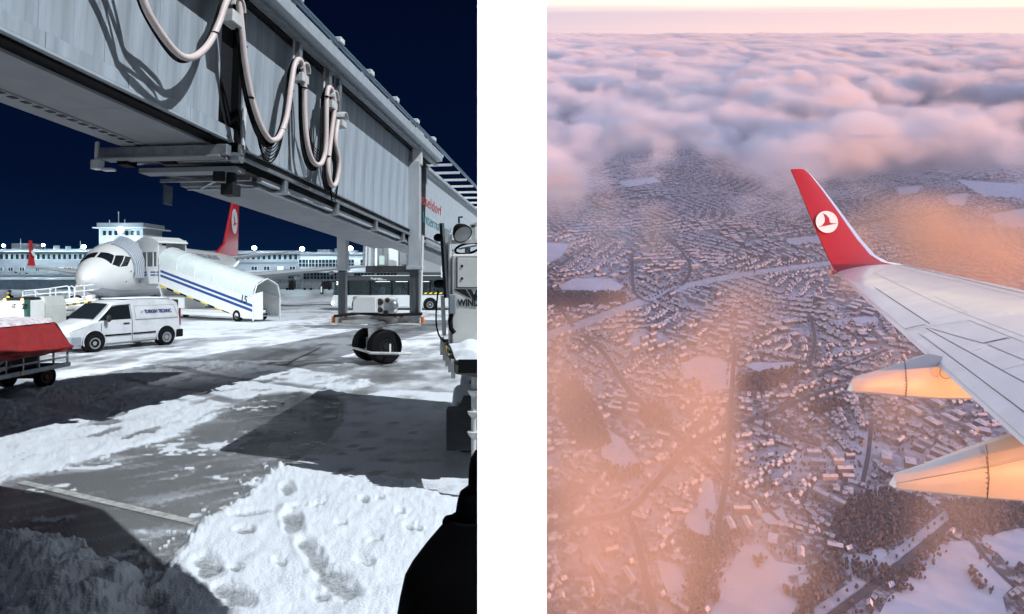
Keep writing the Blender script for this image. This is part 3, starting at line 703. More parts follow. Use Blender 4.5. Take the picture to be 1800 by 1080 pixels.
cw = sp('cab_window', mat('cab_glass', (.10,.12,.12), .1, spec=.7), lambda b: b.box((.45,y0+.02,fl+1.05),(cabL-.2,y0+.035,fl+2.05)))
sp('window_frame', white, lambda b: (b.box((.98,y0-.015,fl+1.05),(1.04,y0+.045,fl+2.05)), b.box((1.70,y0-.015,fl+1.05),(1.78,y0+.045,fl+2.05)), b.box((.43,y0-.015,fl+1.02),(cabL-.18,y0+.05,fl+1.06))), cw)
sp('window_blind', mat('pale_blind', (.55,.58,.55), .7), lambda b: (b.box((1.78,y0+.04,fl+1.05),(2.1,y0+.05,fl+2.05)), b.box((.6,y0+.3,fl+1.05),(.75,y0+.5,fl+1.9)), b.box((1.2,y0+.5,fl+1.05),(1.5,y0+.6,fl+1.5))), cw)
sp('cab_roof', strm, lambda b: b.prism([(-.1,y0-.05,fl+2.85),(.6,y0-.05,fl+3.12),(1.5,y0-.05,fl+3.10),(cabL+.15,y0-.05,fl+2.75),(cabL+.15,y0-.05,fl+2.65),(-.1,y0-.05,fl+2.75)], (0,y1-y0+.1,0)), bevel=.03)
for xx in (.45,1.45,2.1):
    for z in (.48,.68): sp('stripe', blue, lambda b: b.box((xx,y0-.008,fl+z-.06),(min(xx+.55,cabL),y0-.002,fl+z+.04)))
# bellows folds reaching round the fuselage
fold = mat('bellows_fabric', (.36,.40,.47), .55, noise=.2, nscale=4)
TOST = MST.inverted() @ MAC
nf = 8; sk_, ok_ = 4.62, .36
for k in range(nf):
    sa_, sb_ = sk_-.155*k, sk_-.155*(k+1); oa, ob = ok_-.038*k, ok_-.038*(k+1); zz = .08
    ph_ = np.linspace(.12, 1.85, 16)
    def fold_(b):
        b.loft([[TOST @ fus(sa_, p, oa) for p in ph_], [TOST @ fus((sa_+sb_)/2, p, (oa+ob)/2-zz) for p in ph_], [TOST @ fus(sb_, p, ob) for p in ph_]], caps=False, close=False)
    sp('bellows_fold', fold, fold_)
    sp('bellows_rib', mat('pale_rib', (.60,.63,.68), .4), lambda b: b.tube([TOST @ fus(sa_, p, oa+.01) for p in ph_], .028, 6), smooth=True)
# flight
xs_, xe = cabL+.1, Ls
slope = [(xs_,fl),(xe-.1,.30)]
def zl(x): return fl+(.30-fl)*(x-xs_)/(xe-.1-xs_)
sp('side_panel', strm, lambda b: b.prism([(xs_,y0,fl-.15),(xs_,y0,fl+1.25),(xe,y0,zl(xe)+1.2),(xe,y0,.25),(xe-.9,y0,.25)], (0,.05,0)))
sp('side_panel', strm, lambda b: b.prism([(xs_,y1-.05,fl-.15),(xs_,y1-.05,fl+1.25),(xe,y1-.05,zl(xe)+1.2),(xe,y1-.05,.25),(xe-.9,y1-.05,.25)], (0,.05,0)))
for z in (.66,.36): sp('stripe', blue, lambda b: b.prism([(xs_+.15,y0-.006,zl(xs_)+z+.0),(xs_+.15,y0-.006,zl(xs_)+z+.17),(xe-.02,y0-.006,zl(xe)+z+.17),(xe-.02,y0-.006,zl(xe)+z)], (0,.004,0)))
ns = 13
for k in range(ns):
    x = xs_+(xe-.2-xs_)*k/ns; x2 = xs_+(xe-.2-xs_)*(k+1)/ns
    sp('step', steel, lambda b: b.box((x,y0+.06,zl(x)-.16),(x2+.04,y1-.06,zl(x)-.12)))
# arched canopy in bays
ncan = 5
for k in range(ncan):
    u0 = xs_+(xe-xs_)*k/ncan; u1 = xs_+(xe-xs_)*(k+1)/ncan
    def arch(b, u0=u0, u1=u1):
        rings = []
        for u in (u0, u1-.02):
            zb = zl(u)+1.2; n = 10
            rings.append([(u,-math.cos(pi*j/n)*1.06,zb+math.sin(pi*j/n)**.7*1.15) for j in range(n+1)])
        b.loft(rings, caps=False, close=False)
    sp('canopy_bay', canopy_m, arch, smooth=True)
for k in range(ncan+1):
    u = xs_+(xe-xs_)*k/ncan; zb = zl(u)+1.2
    sp('canopy_hoop', strm, lambda b: b.tube([(u,-math.cos(pi*j/10)*1.075,zb+math.sin(pi*j/10)**.7*1.165) for j in range(11)], .014, 6), smooth=True)
# hazard blocks below the flight, lower end frame
for k in range(11):
    x = xs_+.1+(xe-1.6-xs_)*k/11; d_ = (xe-1.6-xs_)/11
    sp('hazard_block', yell if k % 2 == 0 else black, lambda b: b.prism([(x,y0+.02,zl(x)-.30),(x,y0+.02,zl(x)-.17),(x+d_,y0+.02,zl(x+d_)-.17),(x+d_,y0+.02,zl(x+d_)-.30)], (0,.05,0)))
sp('end_door', canopy_m, lambda b: b.prism([(xe+.02,y0+.04,.2),(xe+.55,y0+.25,.2),(xe+.55,y0+.25,1.9),(xe+.02,y0+.04,1.75)], (0,.04,0)))
sp('end_frame', strm, lambda b: (b.tube([(xe,y0,.1),(xe,y0,1.5),(xe+.05,y0+.25,2.3),(xe+.05,0,2.7),(xe+.05,y1-.25,2.3),(xe,y1,1.5),(xe,y1,.1)], .035, 8)), smooth=True)
# chassis
sp('chassis', strm, lambda b: (b.box((1.6,-.8,.42),(xe-1.0,.8,.68)), b.box((1.9,y0+.1,.3),(xe-1.2,y0+.2,.55))), bevel=.03)
sp('engine_box', strm, lambda b: (b.box((3.2,-.95,.68),(4.9,.7,1.45)),), bevel=.06)
sp('engine_opening', dark, lambda b: b.box((3.5,-.97,.78),(4.3,-.9,1.3)))
sp('lift_strut', strm, lambda b: (b.bar((2.2,-.9,2.35),(3.0,-.9,.6),.14,.14), b.bar((1.9,-.9,2.1),(3.4,-.9,2.1),.08,.08), b.bar((2.6,.9,2.35),(3.4,.9,.6),.14,.14)))
for x in (xe-1.5, 2.4):
    for y, sg in ((y0+.1,-1),(y1-.1,1)): wheel(st, MST @ Vector((x,y,.38)), MST.to_3x3() @ Vector((0,sg,0)), .38, .24, black, steel)
text('15', 'number', black, st, MST @ frame((xe-1.15,y0-.012,zl(xe)+1.02),(1,0,-.22),(0,0,1)), .62, bold=.012)
# ================================================================== white van
vanw = mat('van_paint', (.66,.68,.71), .25, noise=.12, nscale=2.2, coat=.6, ncol=(.52,.53,.55))
grey_p = mat('grey_plastic', (.30,.33,.37), .45, noise=.2, nscale=4)
lensm = mat('headlamp_glass', (.55,.58,.60), .08, spec=.8)
Fp = G(160,620); Rp = G(288,607); hd = (Fp-Rp).normalized(); lf = Vector((-hd.y,hd.x,0))
mid = (Fp+Rp)/2-lf*.86
MV = frame((mid.x,mid.y,0), hd, lf)
van = thing('van', 'white panel van with dark blue lettering on its side', 'van', M=MV)
def vp(name, m, fn, par=None, **k):
    b = MB(); fn(b); return b.build(name, m, par or van, world=False, **k)
SV = [ # x, zb, zmid, zsh, zt, w, wsh, wt
 (2.36,.42,.55,.72,.80,.62,.60,.50),(2.26,.28,.52,.80,.93,.82,.78,.62),(1.98,.24,.60,.92,1.06,.92,.88,.70),(1.42,.22,.70,1.08,1.20,.95,.92,.74),
 (1.05,.22,.70,1.12,1.50,.95,.93,.70),(.72,.22,.70,1.14,1.76,.95,.93,.70),(.40,.22,.70,1.15,1.88,.95,.93,.72),(-.3,.22,.70,1.15,1.93,.95,.93,.74),
 (-1.4,.22,.70,1.15,1.93,.95,.93,.74),(-2.0,.24,.70,1.15,1.90,.94,.92,.73),(-2.22,.28,.70,1.15,1.80,.92,.90,.71),(-2.28,.40,.70,1.15,1.62,.88,.86,.66)]
rings = []
for x, zb, zm, zs, zt, w_, wsh, wt in SV:
    half = [(w_*.80,zb),(w_*.96,zb+.08),(w_,zm),(w_*.995,(zm+zs)/2),(wsh,zs),(wt+.05,zt-.13),(wt,zt-.06),(wt*.82,zt-.012),(wt*.4,zt+.012)]
    rings.append([(x,y,z) for y, z in half]+[(x,-y,z) for y, z in reversed(half)])
vp('body', vanw, lambda b: b.loft(rings), smooth=True, angle=32)
def ys(z): return .93+(z-1.15)/(1.80-1.15)*(.77-.93)+.012
vp('side_window', glass, lambda b: b.prism([(1.22,ys(1.17),1.17),(.66,ys(1.66),1.66),(-.02,ys(1.70),1.70),(-.02,ys(1.17),1.17)], (0,-.03,0)))
vp('side_window', glass, lambda b: b.prism([(1.22,-ys(1.17),1.17),(.66,-ys(1.66),1.66),(-.02,-ys(1.70),1.70),(-.02,-ys(1.17),1.17)], (0,.03,0)))
vp('windscreen', glass, lambda b: b.add([(1.40,.80,1.235),(1.40,-.80,1.235),(.75,-.66,1.775),(.75,.66,1.775),(1.46,0,1.25),(.78,0,1.80)], [(0,4,5,3),(4,1,2,5)]))
vp('window_seal', black, lambda b: (b.bar((1.27,ys(1.16),1.15),(.66,ys(1.68),1.69),.02,.03), b.bar((.66,ys(1.68),1.69),(-.04,ys(1.72),1.72),.02,.03)))
vp('door_seam', dark, lambda b: (b.bar((-.06,.957,.36),(-.06,.953,1.1),.012,.012), b.bar((-.06,.95,1.1),(-.06,.80,1.75),.012,.012), b.bar((-.06,.957,.36),(-1.75,.957,.36),.01,.012)))
vp('door_seam', dark, lambda b: b.bar((1.18,.957,.5),(1.18,.955,1.05),.012,.012))
vp('slide_rail', grey_p, lambda b: b.bar((-.2,.948,1.13),(-2.1,.945,1.13),.016,.03))
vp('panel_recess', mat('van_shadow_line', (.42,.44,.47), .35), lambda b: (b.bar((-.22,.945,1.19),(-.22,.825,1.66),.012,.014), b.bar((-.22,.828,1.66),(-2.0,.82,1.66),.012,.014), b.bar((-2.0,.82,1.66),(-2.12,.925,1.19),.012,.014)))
vp('side_moulding', black, lambda b: (b.box((-1.08,.945,.56),(-.10,.975,.62)), b.box((-.02,.945,.56),(1.08,.975,.62))), bevel=.008)
vp('door_handle', dark, lambda b: b.box((.06,.945,.98),(.30,.985,1.03)), bevel=.01)
vp('mirror', dark, lambda b: (b.sphere((1.0,1.12,1.24), .14, 10, 8, (.6,.8,1)), b.bar((.98,.92,1.2),(1.0,1.1,1.2),.05,.05)), smooth=True)
vp('headlight', lensm, lambda b: b.prism([(2.20,.60,.80),(2.14,.83,.82),(1.80,.915,.93),(1.86,.80,1.02),(2.12,.66,.93)], (.03,.03,.02)), bevel=.01)
vp('headlight', lensm, lambda b: b.prism([(2.20,-.60,.80),(2.14,-.83,.82),(1.80,-.915,.93),(1.86,-.80,1.02),(2.12,-.66,.93)], (.03,-.03,.02)), bevel=.01)
vp('grille', dark, lambda b: b.box((2.22,-.42,.70),(2.345,.42,.86)), bevel=.02)
vp('front_bumper', grey_p, lambda b: b.loft([[(2.40,-.55,.34),(2.40,-.55,.62),(2.30,-.55,.64),(2.2,-.55,.30)],[(2.42,.55,.34),(2.42,.55,.62),(2.30,.55,.64),(2.2,.55,.30)],[(2.28,.88,.32),(2.26,.90,.62),(2.1,.86,.62),(2.1,.8,.3)],[(1.98,.97,.30),(1.96,.975,.62),(1.9,.9,.62),(1.9,.9,.3)]]), bevel=.02)
vp('rear_bumper', black, lambda b: b.box((-2.36,-.9,.30),(-2.05,.965,.62)), bevel=.04, seg=2)
vp('tail_light', mat('red_lens', (.20,.01,.012), .2), lambda b: b.box((-2.275,.86,.78),(-2.20,.935,1.50)), bevel=.02)
for x in (1.44,-1.56):
    vp('wheel_arch', black, lambda b: b.cyl((x,.70,.40),(x,.958,.40),.405,.405,28))
    vp('arch_lip', vanw, lambda b: b.tube([(x+.42*math.cos(a),.955,.40+.42*math.sin(a)) for a in np.linspace(-.35,pi+.35,18)], .022, 6), smooth=True)
    wheel(van, MV @ Vector((x,.895,.335)), lf, .335, .22, black, mat('dull_alloy', (.34,.36,.38), .4, metal=.5), hub=.66)
    wheel(van, MV @ Vector((x,-.86,.335)), -lf, .335, .22, black, dark, hub=.66)
vp('roof_snow', mat('loose_snow', (.80,.83,.88), .9, bump=.5, bscale=9), lambda b: b.loft([[(x,.6,1.94),(x,.5,1.965),(x,-.5,1.965),(x,-.6,1.94)] for x in (.2,-.4,-1.2,-1.9)]), smooth=True)
lt = mat('van_lettering', (.02,.04,.16), .4)
tn = Vector((0,.93-.77,.0))
MT = MV @ frame((-.62,.915,1.36), (-1,0,0), (0,-.246,1))
text('TURKISH TECHNIC', 'lettering', lt, van, MT, .19, bold=.006, width=1.22)
bo = bird(MV @ frame((-.50,.922,1.42), (-1,0,0), (0,-.246,1)), .085, lt, van, 'emblem')

# ================================================================== baggage cart with red tarpaulin
tarp = mat('red_tarpaulin', (.36,.030,.032), .38, noise=.3, nscale=6, bump=.35, bscale=4)
snowm = mat('loose_snow', (.80,.83,.88), .9)
bc = thing('baggage_cart', 'baggage cart under a snow-topped red tarpaulin with a grey lattice frame', 'cart', (-12.4,16.3,0))
xr, xl, yn, yf = -11.72, -13.3, 14.2, 18.0
b = MB()
def tp(y, k): return [(xr+.10,y,.86),(xr+.12,y,.97),(xr+.02,y,1.04),(xr-.22,y,1.58),(xr-.34,y,1.66),(xl+.34,y,1.72),(xl+.1,y,1.6),(xl-.1,y,.9)]
rings = []
for i, y in enumerate(np.linspace(yn, yf+.05, 26)):
    rings.append([(x+.02*math.sin(y*9+j)*(j < 4), yy+(-.22 if j in (3,4,5) and i == 25 else 0), z+.012*math.sin(y*7+j*2)) for j, (x, yy, z) in enumerate(tp(y,0))])
b.loft(rings, close=False, caps=False); b.add([rings[-1][j] for j in range(8)], [tuple(range(8))]); b.build('tarpaulin', tarp, bc, smooth=True, angle=22)
b = MB(); b.tube([(xr+.12,yn,.97),(xr+.12,yf+.02,.97)], .035, 8); b.build('tarpaulin_hem', tarp, bc, smooth=True)
b = MB(); n = 30; rings = []
for i in range(n+1):
    y = yn+(yf-.15-yn)*i/n
    rings.append([(xr-.26+.05*vnoise(np.array(y*5.0),np.array(1.0))-0*j, y, 1.62) if j == 0 else ((xr-.34-(xr-.34-xl-.3)*(j-1)/8, y, 1.70+.06*(j-1)/8+.05*float(fbm(np.array(y*3.0),np.array(j*.9),5,2)))) for j in range(10)])
b.loft(rings, close=False, caps=False); b.build('snow_cap', mat('tarpaulin_snow', (.78,.78,.82), .85, noise=.6, nscale=7, ncol=(.52,.36,.38), bump=.6, bscale=12), bc, smooth=True)
cf_ = mat('cart_frame', (.38,.42,.47), .4, metal=.5, noise=.3, nscale=9)
def bars(name, L, wd=.05):
    for a, c in L:
        b = MB(); b.bar(a, c, wd, wd); b.build(name, cf_, bc, bevel=.006)
for X in (xr, xl):
    bars('rail', [((X,yn,.88),(X,yf,.88)), ((X,yn,.70),(X,yf,.70))], .045)
    bars('sill', [((X,yn,.50),(X,yf+.05,.50))], .11)
    bars('upright', [((X,y,.50),(X,y,.90)) for y in np.arange(yf,yn,-.55)], .045)
bars('brace', [((xr,15.2,.55),(xr,15.75,.88)), ((xr,16.0,.72),(xr,15.2,.55))], .045)
bars('cross_rail', [((xl,yf,.5),(xr,yf,.5)), ((xl,yf,.88),(xr,yf,.88)), ((xl,16,.5),(xr,16,.5))], .06)
b = MB(); b.box((xl,yn,.46),(xr,yf,.50)); b.build('deck', dark, bc)
b = MB(); b.box((xl+.2,15.0,.52),(xr-.5,17.6,1.3)); b.build('load', mat('dark_load', (.012,.012,.015), .7), bc)
b = MB(); b.box((xl+.35,14.3,.52),(xr-.12,15.0,.95)); b.build('pale_load', mat('pale_load', (.55,.60,.62), .7), bc)
rimr = mat('rusty_rim', (.22,.09,.07), .7, noise=.4, nscale=12)
for y in (17.3,14.6):
    wheel(bc, (xr-.12,y,.27), (1,-.25,0), .27, .18, black, rimr, hub=.62); wheel(bc, (xl+.5,y,.27), (-1,.1,0), .27, .18, black, dark)
    b = MB(); b.bar((xl+.4,y,.27),(xr-.2,y,.27),.09,.09); b.box((xl+.5,y-.15,.28),(xr-.3,y+.15,.46)); b.build('axle', dark, bc)
b = MB(); b.box((xr+.045,16.2,.47),(xr+.075,16.32,.53)); b.build('reflector', mat('amber_reflector', (.8,.45,.05), .3), bc)

# ================================================================== apron bus
bs_ = thing('bus', 'silver apron bus with dark windows and lit interior behind the bridge legs', 'bus', (-9,58,0))
Yb = 57.0
busw = mat('bus_silver', (.58,.61,.62), .35, noise=.12, nscale=.8, coat=.3)
bwin = mat('bus_window', (.03,.045,.05), .08, spec=.6, alpha=.55)
x0b, x1b = -15.1, -3.0
def bp(name, m, fn, par=None, **k):
    b = MB(); fn(b); return b.build(name, m, par or bs_, **k)
bp('body', busw, lambda b: b.prism([(x0b+.05,Yb,.28),(x0b-.02,Yb,.9),(x0b+.12,Yb,1.28),(x1b,Yb,1.28),(x1b,Yb,.28)], (0,2.5,0)), bevel=.08, seg=2)
bp('roof', mat('bus_roof', (.03,.035,.04), .4), lambda b: b.prism([(x0b+.42,Yb,2.45),(x0b+.35,Yb,2.78),(x0b+.6,Yb,2.86),(x1b,Yb,2.86),(x1b,Yb,2.45)], (0,2.5,0)), bevel=.06)
bp('roof_snow', snowm, lambda b: b.box((x0b+2.5,Yb+.2,2.87),(x1b,Yb+2.3,2.93)), bevel=.02)
bp('windscreen', bwin, lambda b: b.prism([(x0b+.08,Yb+.08,1.25),(x0b+.40,Yb+.08,2.5),(x0b+.46,Yb+.08,2.5),(x0b+.14,Yb+.08,1.25)], (0,2.34,0)))
for i, (a, c) in enumerate([(x0b+.25,x0b+1.35),(x0b+1.5,x0b+3.2),(x0b+3.35,x0b+5.0),(x0b+5.15,x0b+6.4),(x0b+6.55,x0b+8.2),(x0b+8.35,x0b+10),(x0b+10.1,x1b-.1)]):
    bp('window', bwin, lambda b: b.box((a,Yb+.03,1.28),(c,Yb+.06,2.46)))
    bp('pillar', black, lambda b: b.box((c,Yb+.01,1.27),(c+.14,Yb+.12,2.47)))
bp('rear_wall', dark, lambda b: b.box((x0b+.5,Yb+2.35,1.28),(x1b,Yb+2.45,2.46)))
ilm = mat('interior_light', (1,1,1), .5, emit=(.85,.97,1), estr=9)
for k in range(5): bp('ceiling_lamp', ilm, lambda b: b.box((x0b+3.5+k*1.7,Yb+1.0,2.38),(x0b+4.7+k*1.7,Yb+1.2,2.42)))
for k in range(6):
    c = Vector((x0b+3.9+k*1.35,Yb+.7,1.30)); bp('seat', mat('bus_seat', (.30,.42,.45), .6), lambda b: (b.box((c.x,c.y,c.z),(c.x+.42,c.y+.4,c.z+.62)),), bevel=.12, seg=2)
    bp('grab_rail', steel, lambda b: b.tube([(c.x-.1,c.y,1.3),(c.x-.05,c.y,1.75),(c.x+.3,c.y,1.85),(c.x+.55,c.y,1.6)], .025, 6))
bp('headlight', mat('lit_headlamp', (1,1,1), .3, emit=(.85,.95,1), estr=8), lambda b: b.sphere((x0b+.12,Yb-.0,.62), .12, 10, 8))
bp('mirror', black, lambda b: (b.tube([(x0b+.35,Yb+.1,2.45),(x0b-.5,Yb-.2,2.38),(x0b-.7,Yb-.2,2.2)], .05, 6), b.box((x0b-.85,Yb-.28,1.35),(x0b-.6,Yb-.1,2.1))), bevel=.02)
bp('mirror_face', busw, lambda b: b.box((x0b-.8,Yb-.30,1.5),(x0b-.68,Yb-.285,2.0)))
text('38', 'route_number', mat('lit_digit', (1,1,1), .5, emit=(.9,1,1), estr=1.2), bs_, frame((x0b+.42,Yb-.03,2.14),(1,0,0),(0,0,1)), .40, bold=.01)
text('Flughafen', 'lettering', mat('white_lettering', (.8,.82,.82), .5), bs_, frame((x0b+3.3,Yb-.012,2.58),(1,0,0),(0,0,1)), .26)
text('Düsseldorf', 'lettering', MATS['white_lettering'], bs_, frame((x0b+3.9,Yb-.066,2.50),(1,0,0),(0,0,1)), .16)
for x in (x0b+2.3, W(756,0,Yb).x):
    bp('wheel_arch', black, lambda b: b.cyl((x,Yb-.012,.5),(x,Yb+.3,.5),.58,.58,24))
    wheel(bs_, (x,Yb+.06,.48), (0,-1,0), .48, .28, black, steel, hub=.6)
bp('side_marker', mat('lit_marker', (1,.6,.2), .4, emit=(1,.55,.15), estr=1.6), lambda b: [b.sphere((x,Yb-.01,.62), .06, 8, 5) for x in (x0b+4.6,x0b+6.9,x0b+10.6)])
bp('hazard_band', yell, lambda b: [b.prism([(W(745,0,Yb).x+k*.42,Yb-.02,1.36),(W(745,0,Yb).x+k*.42+.22,Yb-.02,1.36),(W(745,0,Yb).x+k*.42+.32,Yb-.02,1.5),(W(745,0,Yb).x+k*.42+.10,Yb-.02,1.5)], (0,.02,0)) for k in range(5)])

# ================================================================== people
skin = mat('skin', (.42,.26,.19), .5); coatb = mat('black_coat', (.0025,.0025,.003), .95, spec=.05, noise=.2, nscale=8); hiv = mat('hi_vis_vest', (.62,.80,.08), .6)
def body(name, joints, edges, m, parent, root=0, sub=2):
    me = bpy.data.meshes.new(name); me.from_pydata([j[0] for j in joints], edges, []); me.materials.append(m)
    o = bpy.data.objects.new(name, me); COL.objects.link(o); o.parent = parent
    md = o.modifiers.new('skin', 'SKIN'); md.use_smooth_shade = True
    for i, j in enumerate(joints):
        r = j[1]; o.data.skin_vertices[0].data[i].radius = (r, r) if not isinstance(r, tuple) else r
        o.data.skin_vertices[0].data[i].use_root = (i == root)
    sm = o.modifiers.new('subdivision', 'SUBSURF'); sm.levels = sub; sm.render_levels = sub
    return o
def make_person(name, label, M, hsc, bodym, headm, cap=None, vest=None):
    p = thing(name, label, 'person', M=M @ Matrix.Scale(hsc,4))
    J = [((0,0,.92),(.16,.13)),((0,0,1.12),(.165,.13)),((0,0,1.34),(.19,.14)),((0,.01,1.46),(.11,.10)),((0,.02,1.53),.062),((0,.03,1.58),.075),((0,.035,1.66),.105),((0,.03,1.73),.085),
         ((.17,0,1.42),.085),((.25,.0,1.20),.068),((.27,.08,.98),.052),((.27,.14,.88),.04),
         ((-.17,0,1.42),.085),((-.25,.0,1.20),.068),((-.27,.08,.98),.052),((-.27,.14,.88),.04),
         ((.10,0,.85),.105),((.11,.02,.48),.075),((.11,-.02,.09),.055),((.12,.12,.04),.045),
         ((-.10,0,.85),.105),((-.11,.02,.48),.075),((-.11,-.02,.09),.055),((-.12,.12,.04),.045)]
    Ed = [(0,1),(1,2),(2,3),(3,4),(4,5),(5,6),(6,7),(2,8),(8,9),(9,10),(10,11),(2,12),(12,13),(13,14),(14,15),(0,16),(16,17),(17,18),(18,19),(0,20),(20,21),(21,22),(22,23)]
    body('body', J, Ed, bodym, p)
    def pp(n, m, fn, **k):
        b = MB(); fn(b); return b.build(n, m, p, world=False, **k)
    h = pp('head', headm, lambda b: b.sphere((0,.035,1.655), .104, 16, 12, (.80,.98,1.18)), smooth=True)
    pp('nose', headm, lambda b: b.sphere((0,.145,1.64), .02, 8, 6, (.8,1,1.4)), smooth=True)
    for sx in (-1,1): pp('ear', headm, lambda b: b.sphere((sx*.086,.03,1.65), .026, 8, 6, (.4,.8,1.2)), smooth=True)
    pp('hair', cap or coatb, lambda b: b.loft([[(.092*k*math.cos(2*pi*j/16),.02+.112*k*math.sin(2*pi*j/16),z) for j in range(16)] for z, k in ((1.67,1.0),(1.72,.98),(1.76,.8),(1.785,.45),(1.79,.05))]), smooth=True)
    for sx in (-1,1):
        for k in range(4): pp('finger', headm, lambda b: b.tube([(sx*(.265+.008*k-.02),.15+.012*k-.02,.86),(sx*(.262+.006*k-.02),.17+.01*k-.02,.80-.006*abs(k-1.5)),(sx*(.25+.004*k-.02),.175+.01*k-.02,.765-.008*abs(k-1.5))], [.010,.009,.007], 6), smooth=True)
        pp('thumb', headm, lambda b: b.tube([(sx*.25,.17,.87),(sx*.23,.19,.83),(sx*.225,.195,.80)], [.011,.010,.008], 6), smooth=True)
    if vest:
        pp('vest', vest, lambda b: b.loft([[(rx*math.cos(2*pi*j/20),ry*math.sin(2*pi*j/20)+.0,z) for j in range(20)] for z, rx, ry in ((.92,.20,.165),(1.12,.205,.165),(1.32,.225,.172),(1.43,.18,.14),(1.47,.10,.11))], caps=False), smooth=True)
    return p
wp = W(17,0,37.0)
make_person('person', 'ramp worker in a yellow hi-vis vest standing behind the white tug', Matrix.Translation((wp.x,37.0,.30)) @ Matrix.Rotation(pi*.9,4,'Z'), 1.0, coatb, skin, cap=black, vest=hiv)
# dark figure close by, beside the dividing wall, back to the camera
pb = thing('person', 'person in a bulky black coat close beside the white dividing wall', 'person', (-.36,4.2,0))
J = [((-.36,4.2,.80),(.19,.13)),((-.37,4.2,1.05),(.17,.12)),((-.33,4.2,1.20),(.13,.10)),((-.27,4.2,1.32),(.08,.08)),((-.215,4.18,1.44),(.055,.06)),((-.19,4.16,1.53),(.05,.08)),((-.185,4.16,1.64),(.050,.09)),((-.185,4.16,1.72),(.035,.06)),
     ((-.42,4.2,1.14),.065),((-.52,4.2,.98),.062),((-.58,4.14,.76),.055),((-.55,4.06,.64),.045),
     ((-.28,4.2,.70),.12),((-.27,4.22,.42),.10),((-.27,4.2,.10),.07),((-.27,4.32,.05),.05),((-.46,4.2,.70),.12),((-.47,4.22,.42),.10),((-.47,4.2,.10),.07),((-.47,4.32,.05),.05)]
J = [(tuple(Vector(p)-Vector((-.36,4.2,0))), r) for p, r in J]
body('body', J, [(0,1),(1,2),(2,3),(3,4),(4,5),(5,6),(6,7),(2,8),(8,9),(9,10),(10,11),(0,12),(12,13),(13,14),(14,15),(0,16),(16,17),(17,18),(18,19)], coatb, pb)
out_l = [(1330,700),(1200,694),(1120,696),(1080,698),(1050,703),(1010,712),(985,726),(960,745),(940,762),(922,778),(910,790)]
def ringp(py, px, ry, n=18):
    xl_ = (px-900)/1200*4.2; z_ = EYE-(py-487)/1200*4.2; cx_ = (xl_-.11)/2; rx = (-.11-xl_)/2
    return [(cx_+rx*(abs(math.cos(t))**.75)*(1 if math.cos(t) > 0 else -1), 4.2+ry*math.sin(t), z_) for t in np.linspace(0,2*pi,n,endpoint=False)]
b = MB(); b.loft([ringp(py, px, .20-.06*max(0,(1010-py)/110)+.006*math.sin(py*.3)) for py, px in out_l]); b.build('coat', coatb, pb, smooth=True)
b = MB(); b.loft([ringp(py, px, r) for py, px, r in ((914,800,.11),(900,801,.115),(880,804,.12),(866,808,.12),(860,816,.11))]); b.build('collar', coatb, pb, smooth=True)
b = MB(); b.loft([ringp(py, px, r) for py, px, r in ((920,777,.05),(914,778,.06),(908,782,.05))]); b.build('shoulder_strap', coatb, pb, smooth=True)
b = MB(); b.loft([ringp(py, px, r) for py, px, r in ((866,822,.10),(850,823,.12),(825,824,.13),(806,827,.12),(794,834,.09),(788,846,.05))]); b.build('hood', coatb, pb, smooth=True)

# ================================================================== service truck at the right
tw = mat('truck_white', (.80,.80,.77), .35, noise=.10, nscale=4, coat=.2)
tr = thing('service_truck', 'white service truck with a lettered cabinet, work lamp and snow-covered fenders', 'truck', (-.7,10.5,0))
def tpb(name, m, px0, px1, y0_, y1_, Y, dp, **k):
    a = W(px0,y1_,Y); c = W(px1,y0_,Y); b = MB(); b.box((a.x,Y,a.z),(min(c.x,-.115),Y+dp,c.z)); return b.build(name, m, tr, **k)
def tpf(name, m, fn, **k):
    b = MB(); fn(b); return b.build(name, m, tr, **k)
Yt = 9.0
tpb('cabinet', tw, 794, 890, 447, 612, Yt, 1.6, bevel=.02)
tpb('cabinet_door', tw, 804, 890, 453, 505, Yt-.02, .02, bevel=.004)
for y in (468,490):
    c = W(812,y,Yt-.03); tpf('door_bolt', dark, lambda b: b.cyl(c, c+Vector((0,.02,0)), .018))
tpf('door_gap', mat('rust_line', (.09,.045,.02), .7), lambda b: (b.bar(W(803.2,452,Yt-.004),W(803.2,506,Yt-.004),.012,.012), b.bar(W(803,505.6,Yt-.004),W(845,505.6,Yt-.004),.012,.012), b.bar(W(803,452.4,Yt-.004),W(845,452.4,Yt-.004),.010,.010)))
lm = mat('black_lettering', (.012,.014,.016), .5)
tpf('logo', lm, lambda b: (b.add([W(797,509,Yt-.006),W(818,509,Yt-.006),W(829,526,Yt-.006)], [(0,2,1)]), b.add([W(821,509,Yt-.006),W(828,509,Yt-.006),W(838,526,Yt-.006),W(831,526,Yt-.006)], [(0,3,2,1)]), b.add([W(838,526,Yt-.006),W(833,520,Yt-.006),W(838,509,Yt-.006),W(846,509,Yt-.006)], [(0,1,2,3)])))
p0 = W(804,538,Yt-.008); text('WIND', 'lettering', lm, tr, frame(p0,(1,0,0),(0,0,1)), .125, bold=.004, width=(38/1200*Yt))
tpb('side_frame', dirtyw, 788, 793, 410, 640, Yt+.05, .12, bevel=.01)
tpf('guide_post', dark, lambda b: b.bar(W(776,393,Yt+.2), W(784,524,Yt+.2), .05, .09))
tpf('guide_post', steel, lambda b: b.bar(W(779,393,Yt+.12), W(787,524,Yt+.12), .025, .05))
tpf('guide_post', dirtyw, lambda b: b.bar(W(784,409,Yt+.3), W(792,525,Yt+.3), .06, .05))
tpf('lower_post', dirtyw, lambda b: b.bar(W(778,520,Yt+.25), W(781,590,Yt+.25), .05, .06))
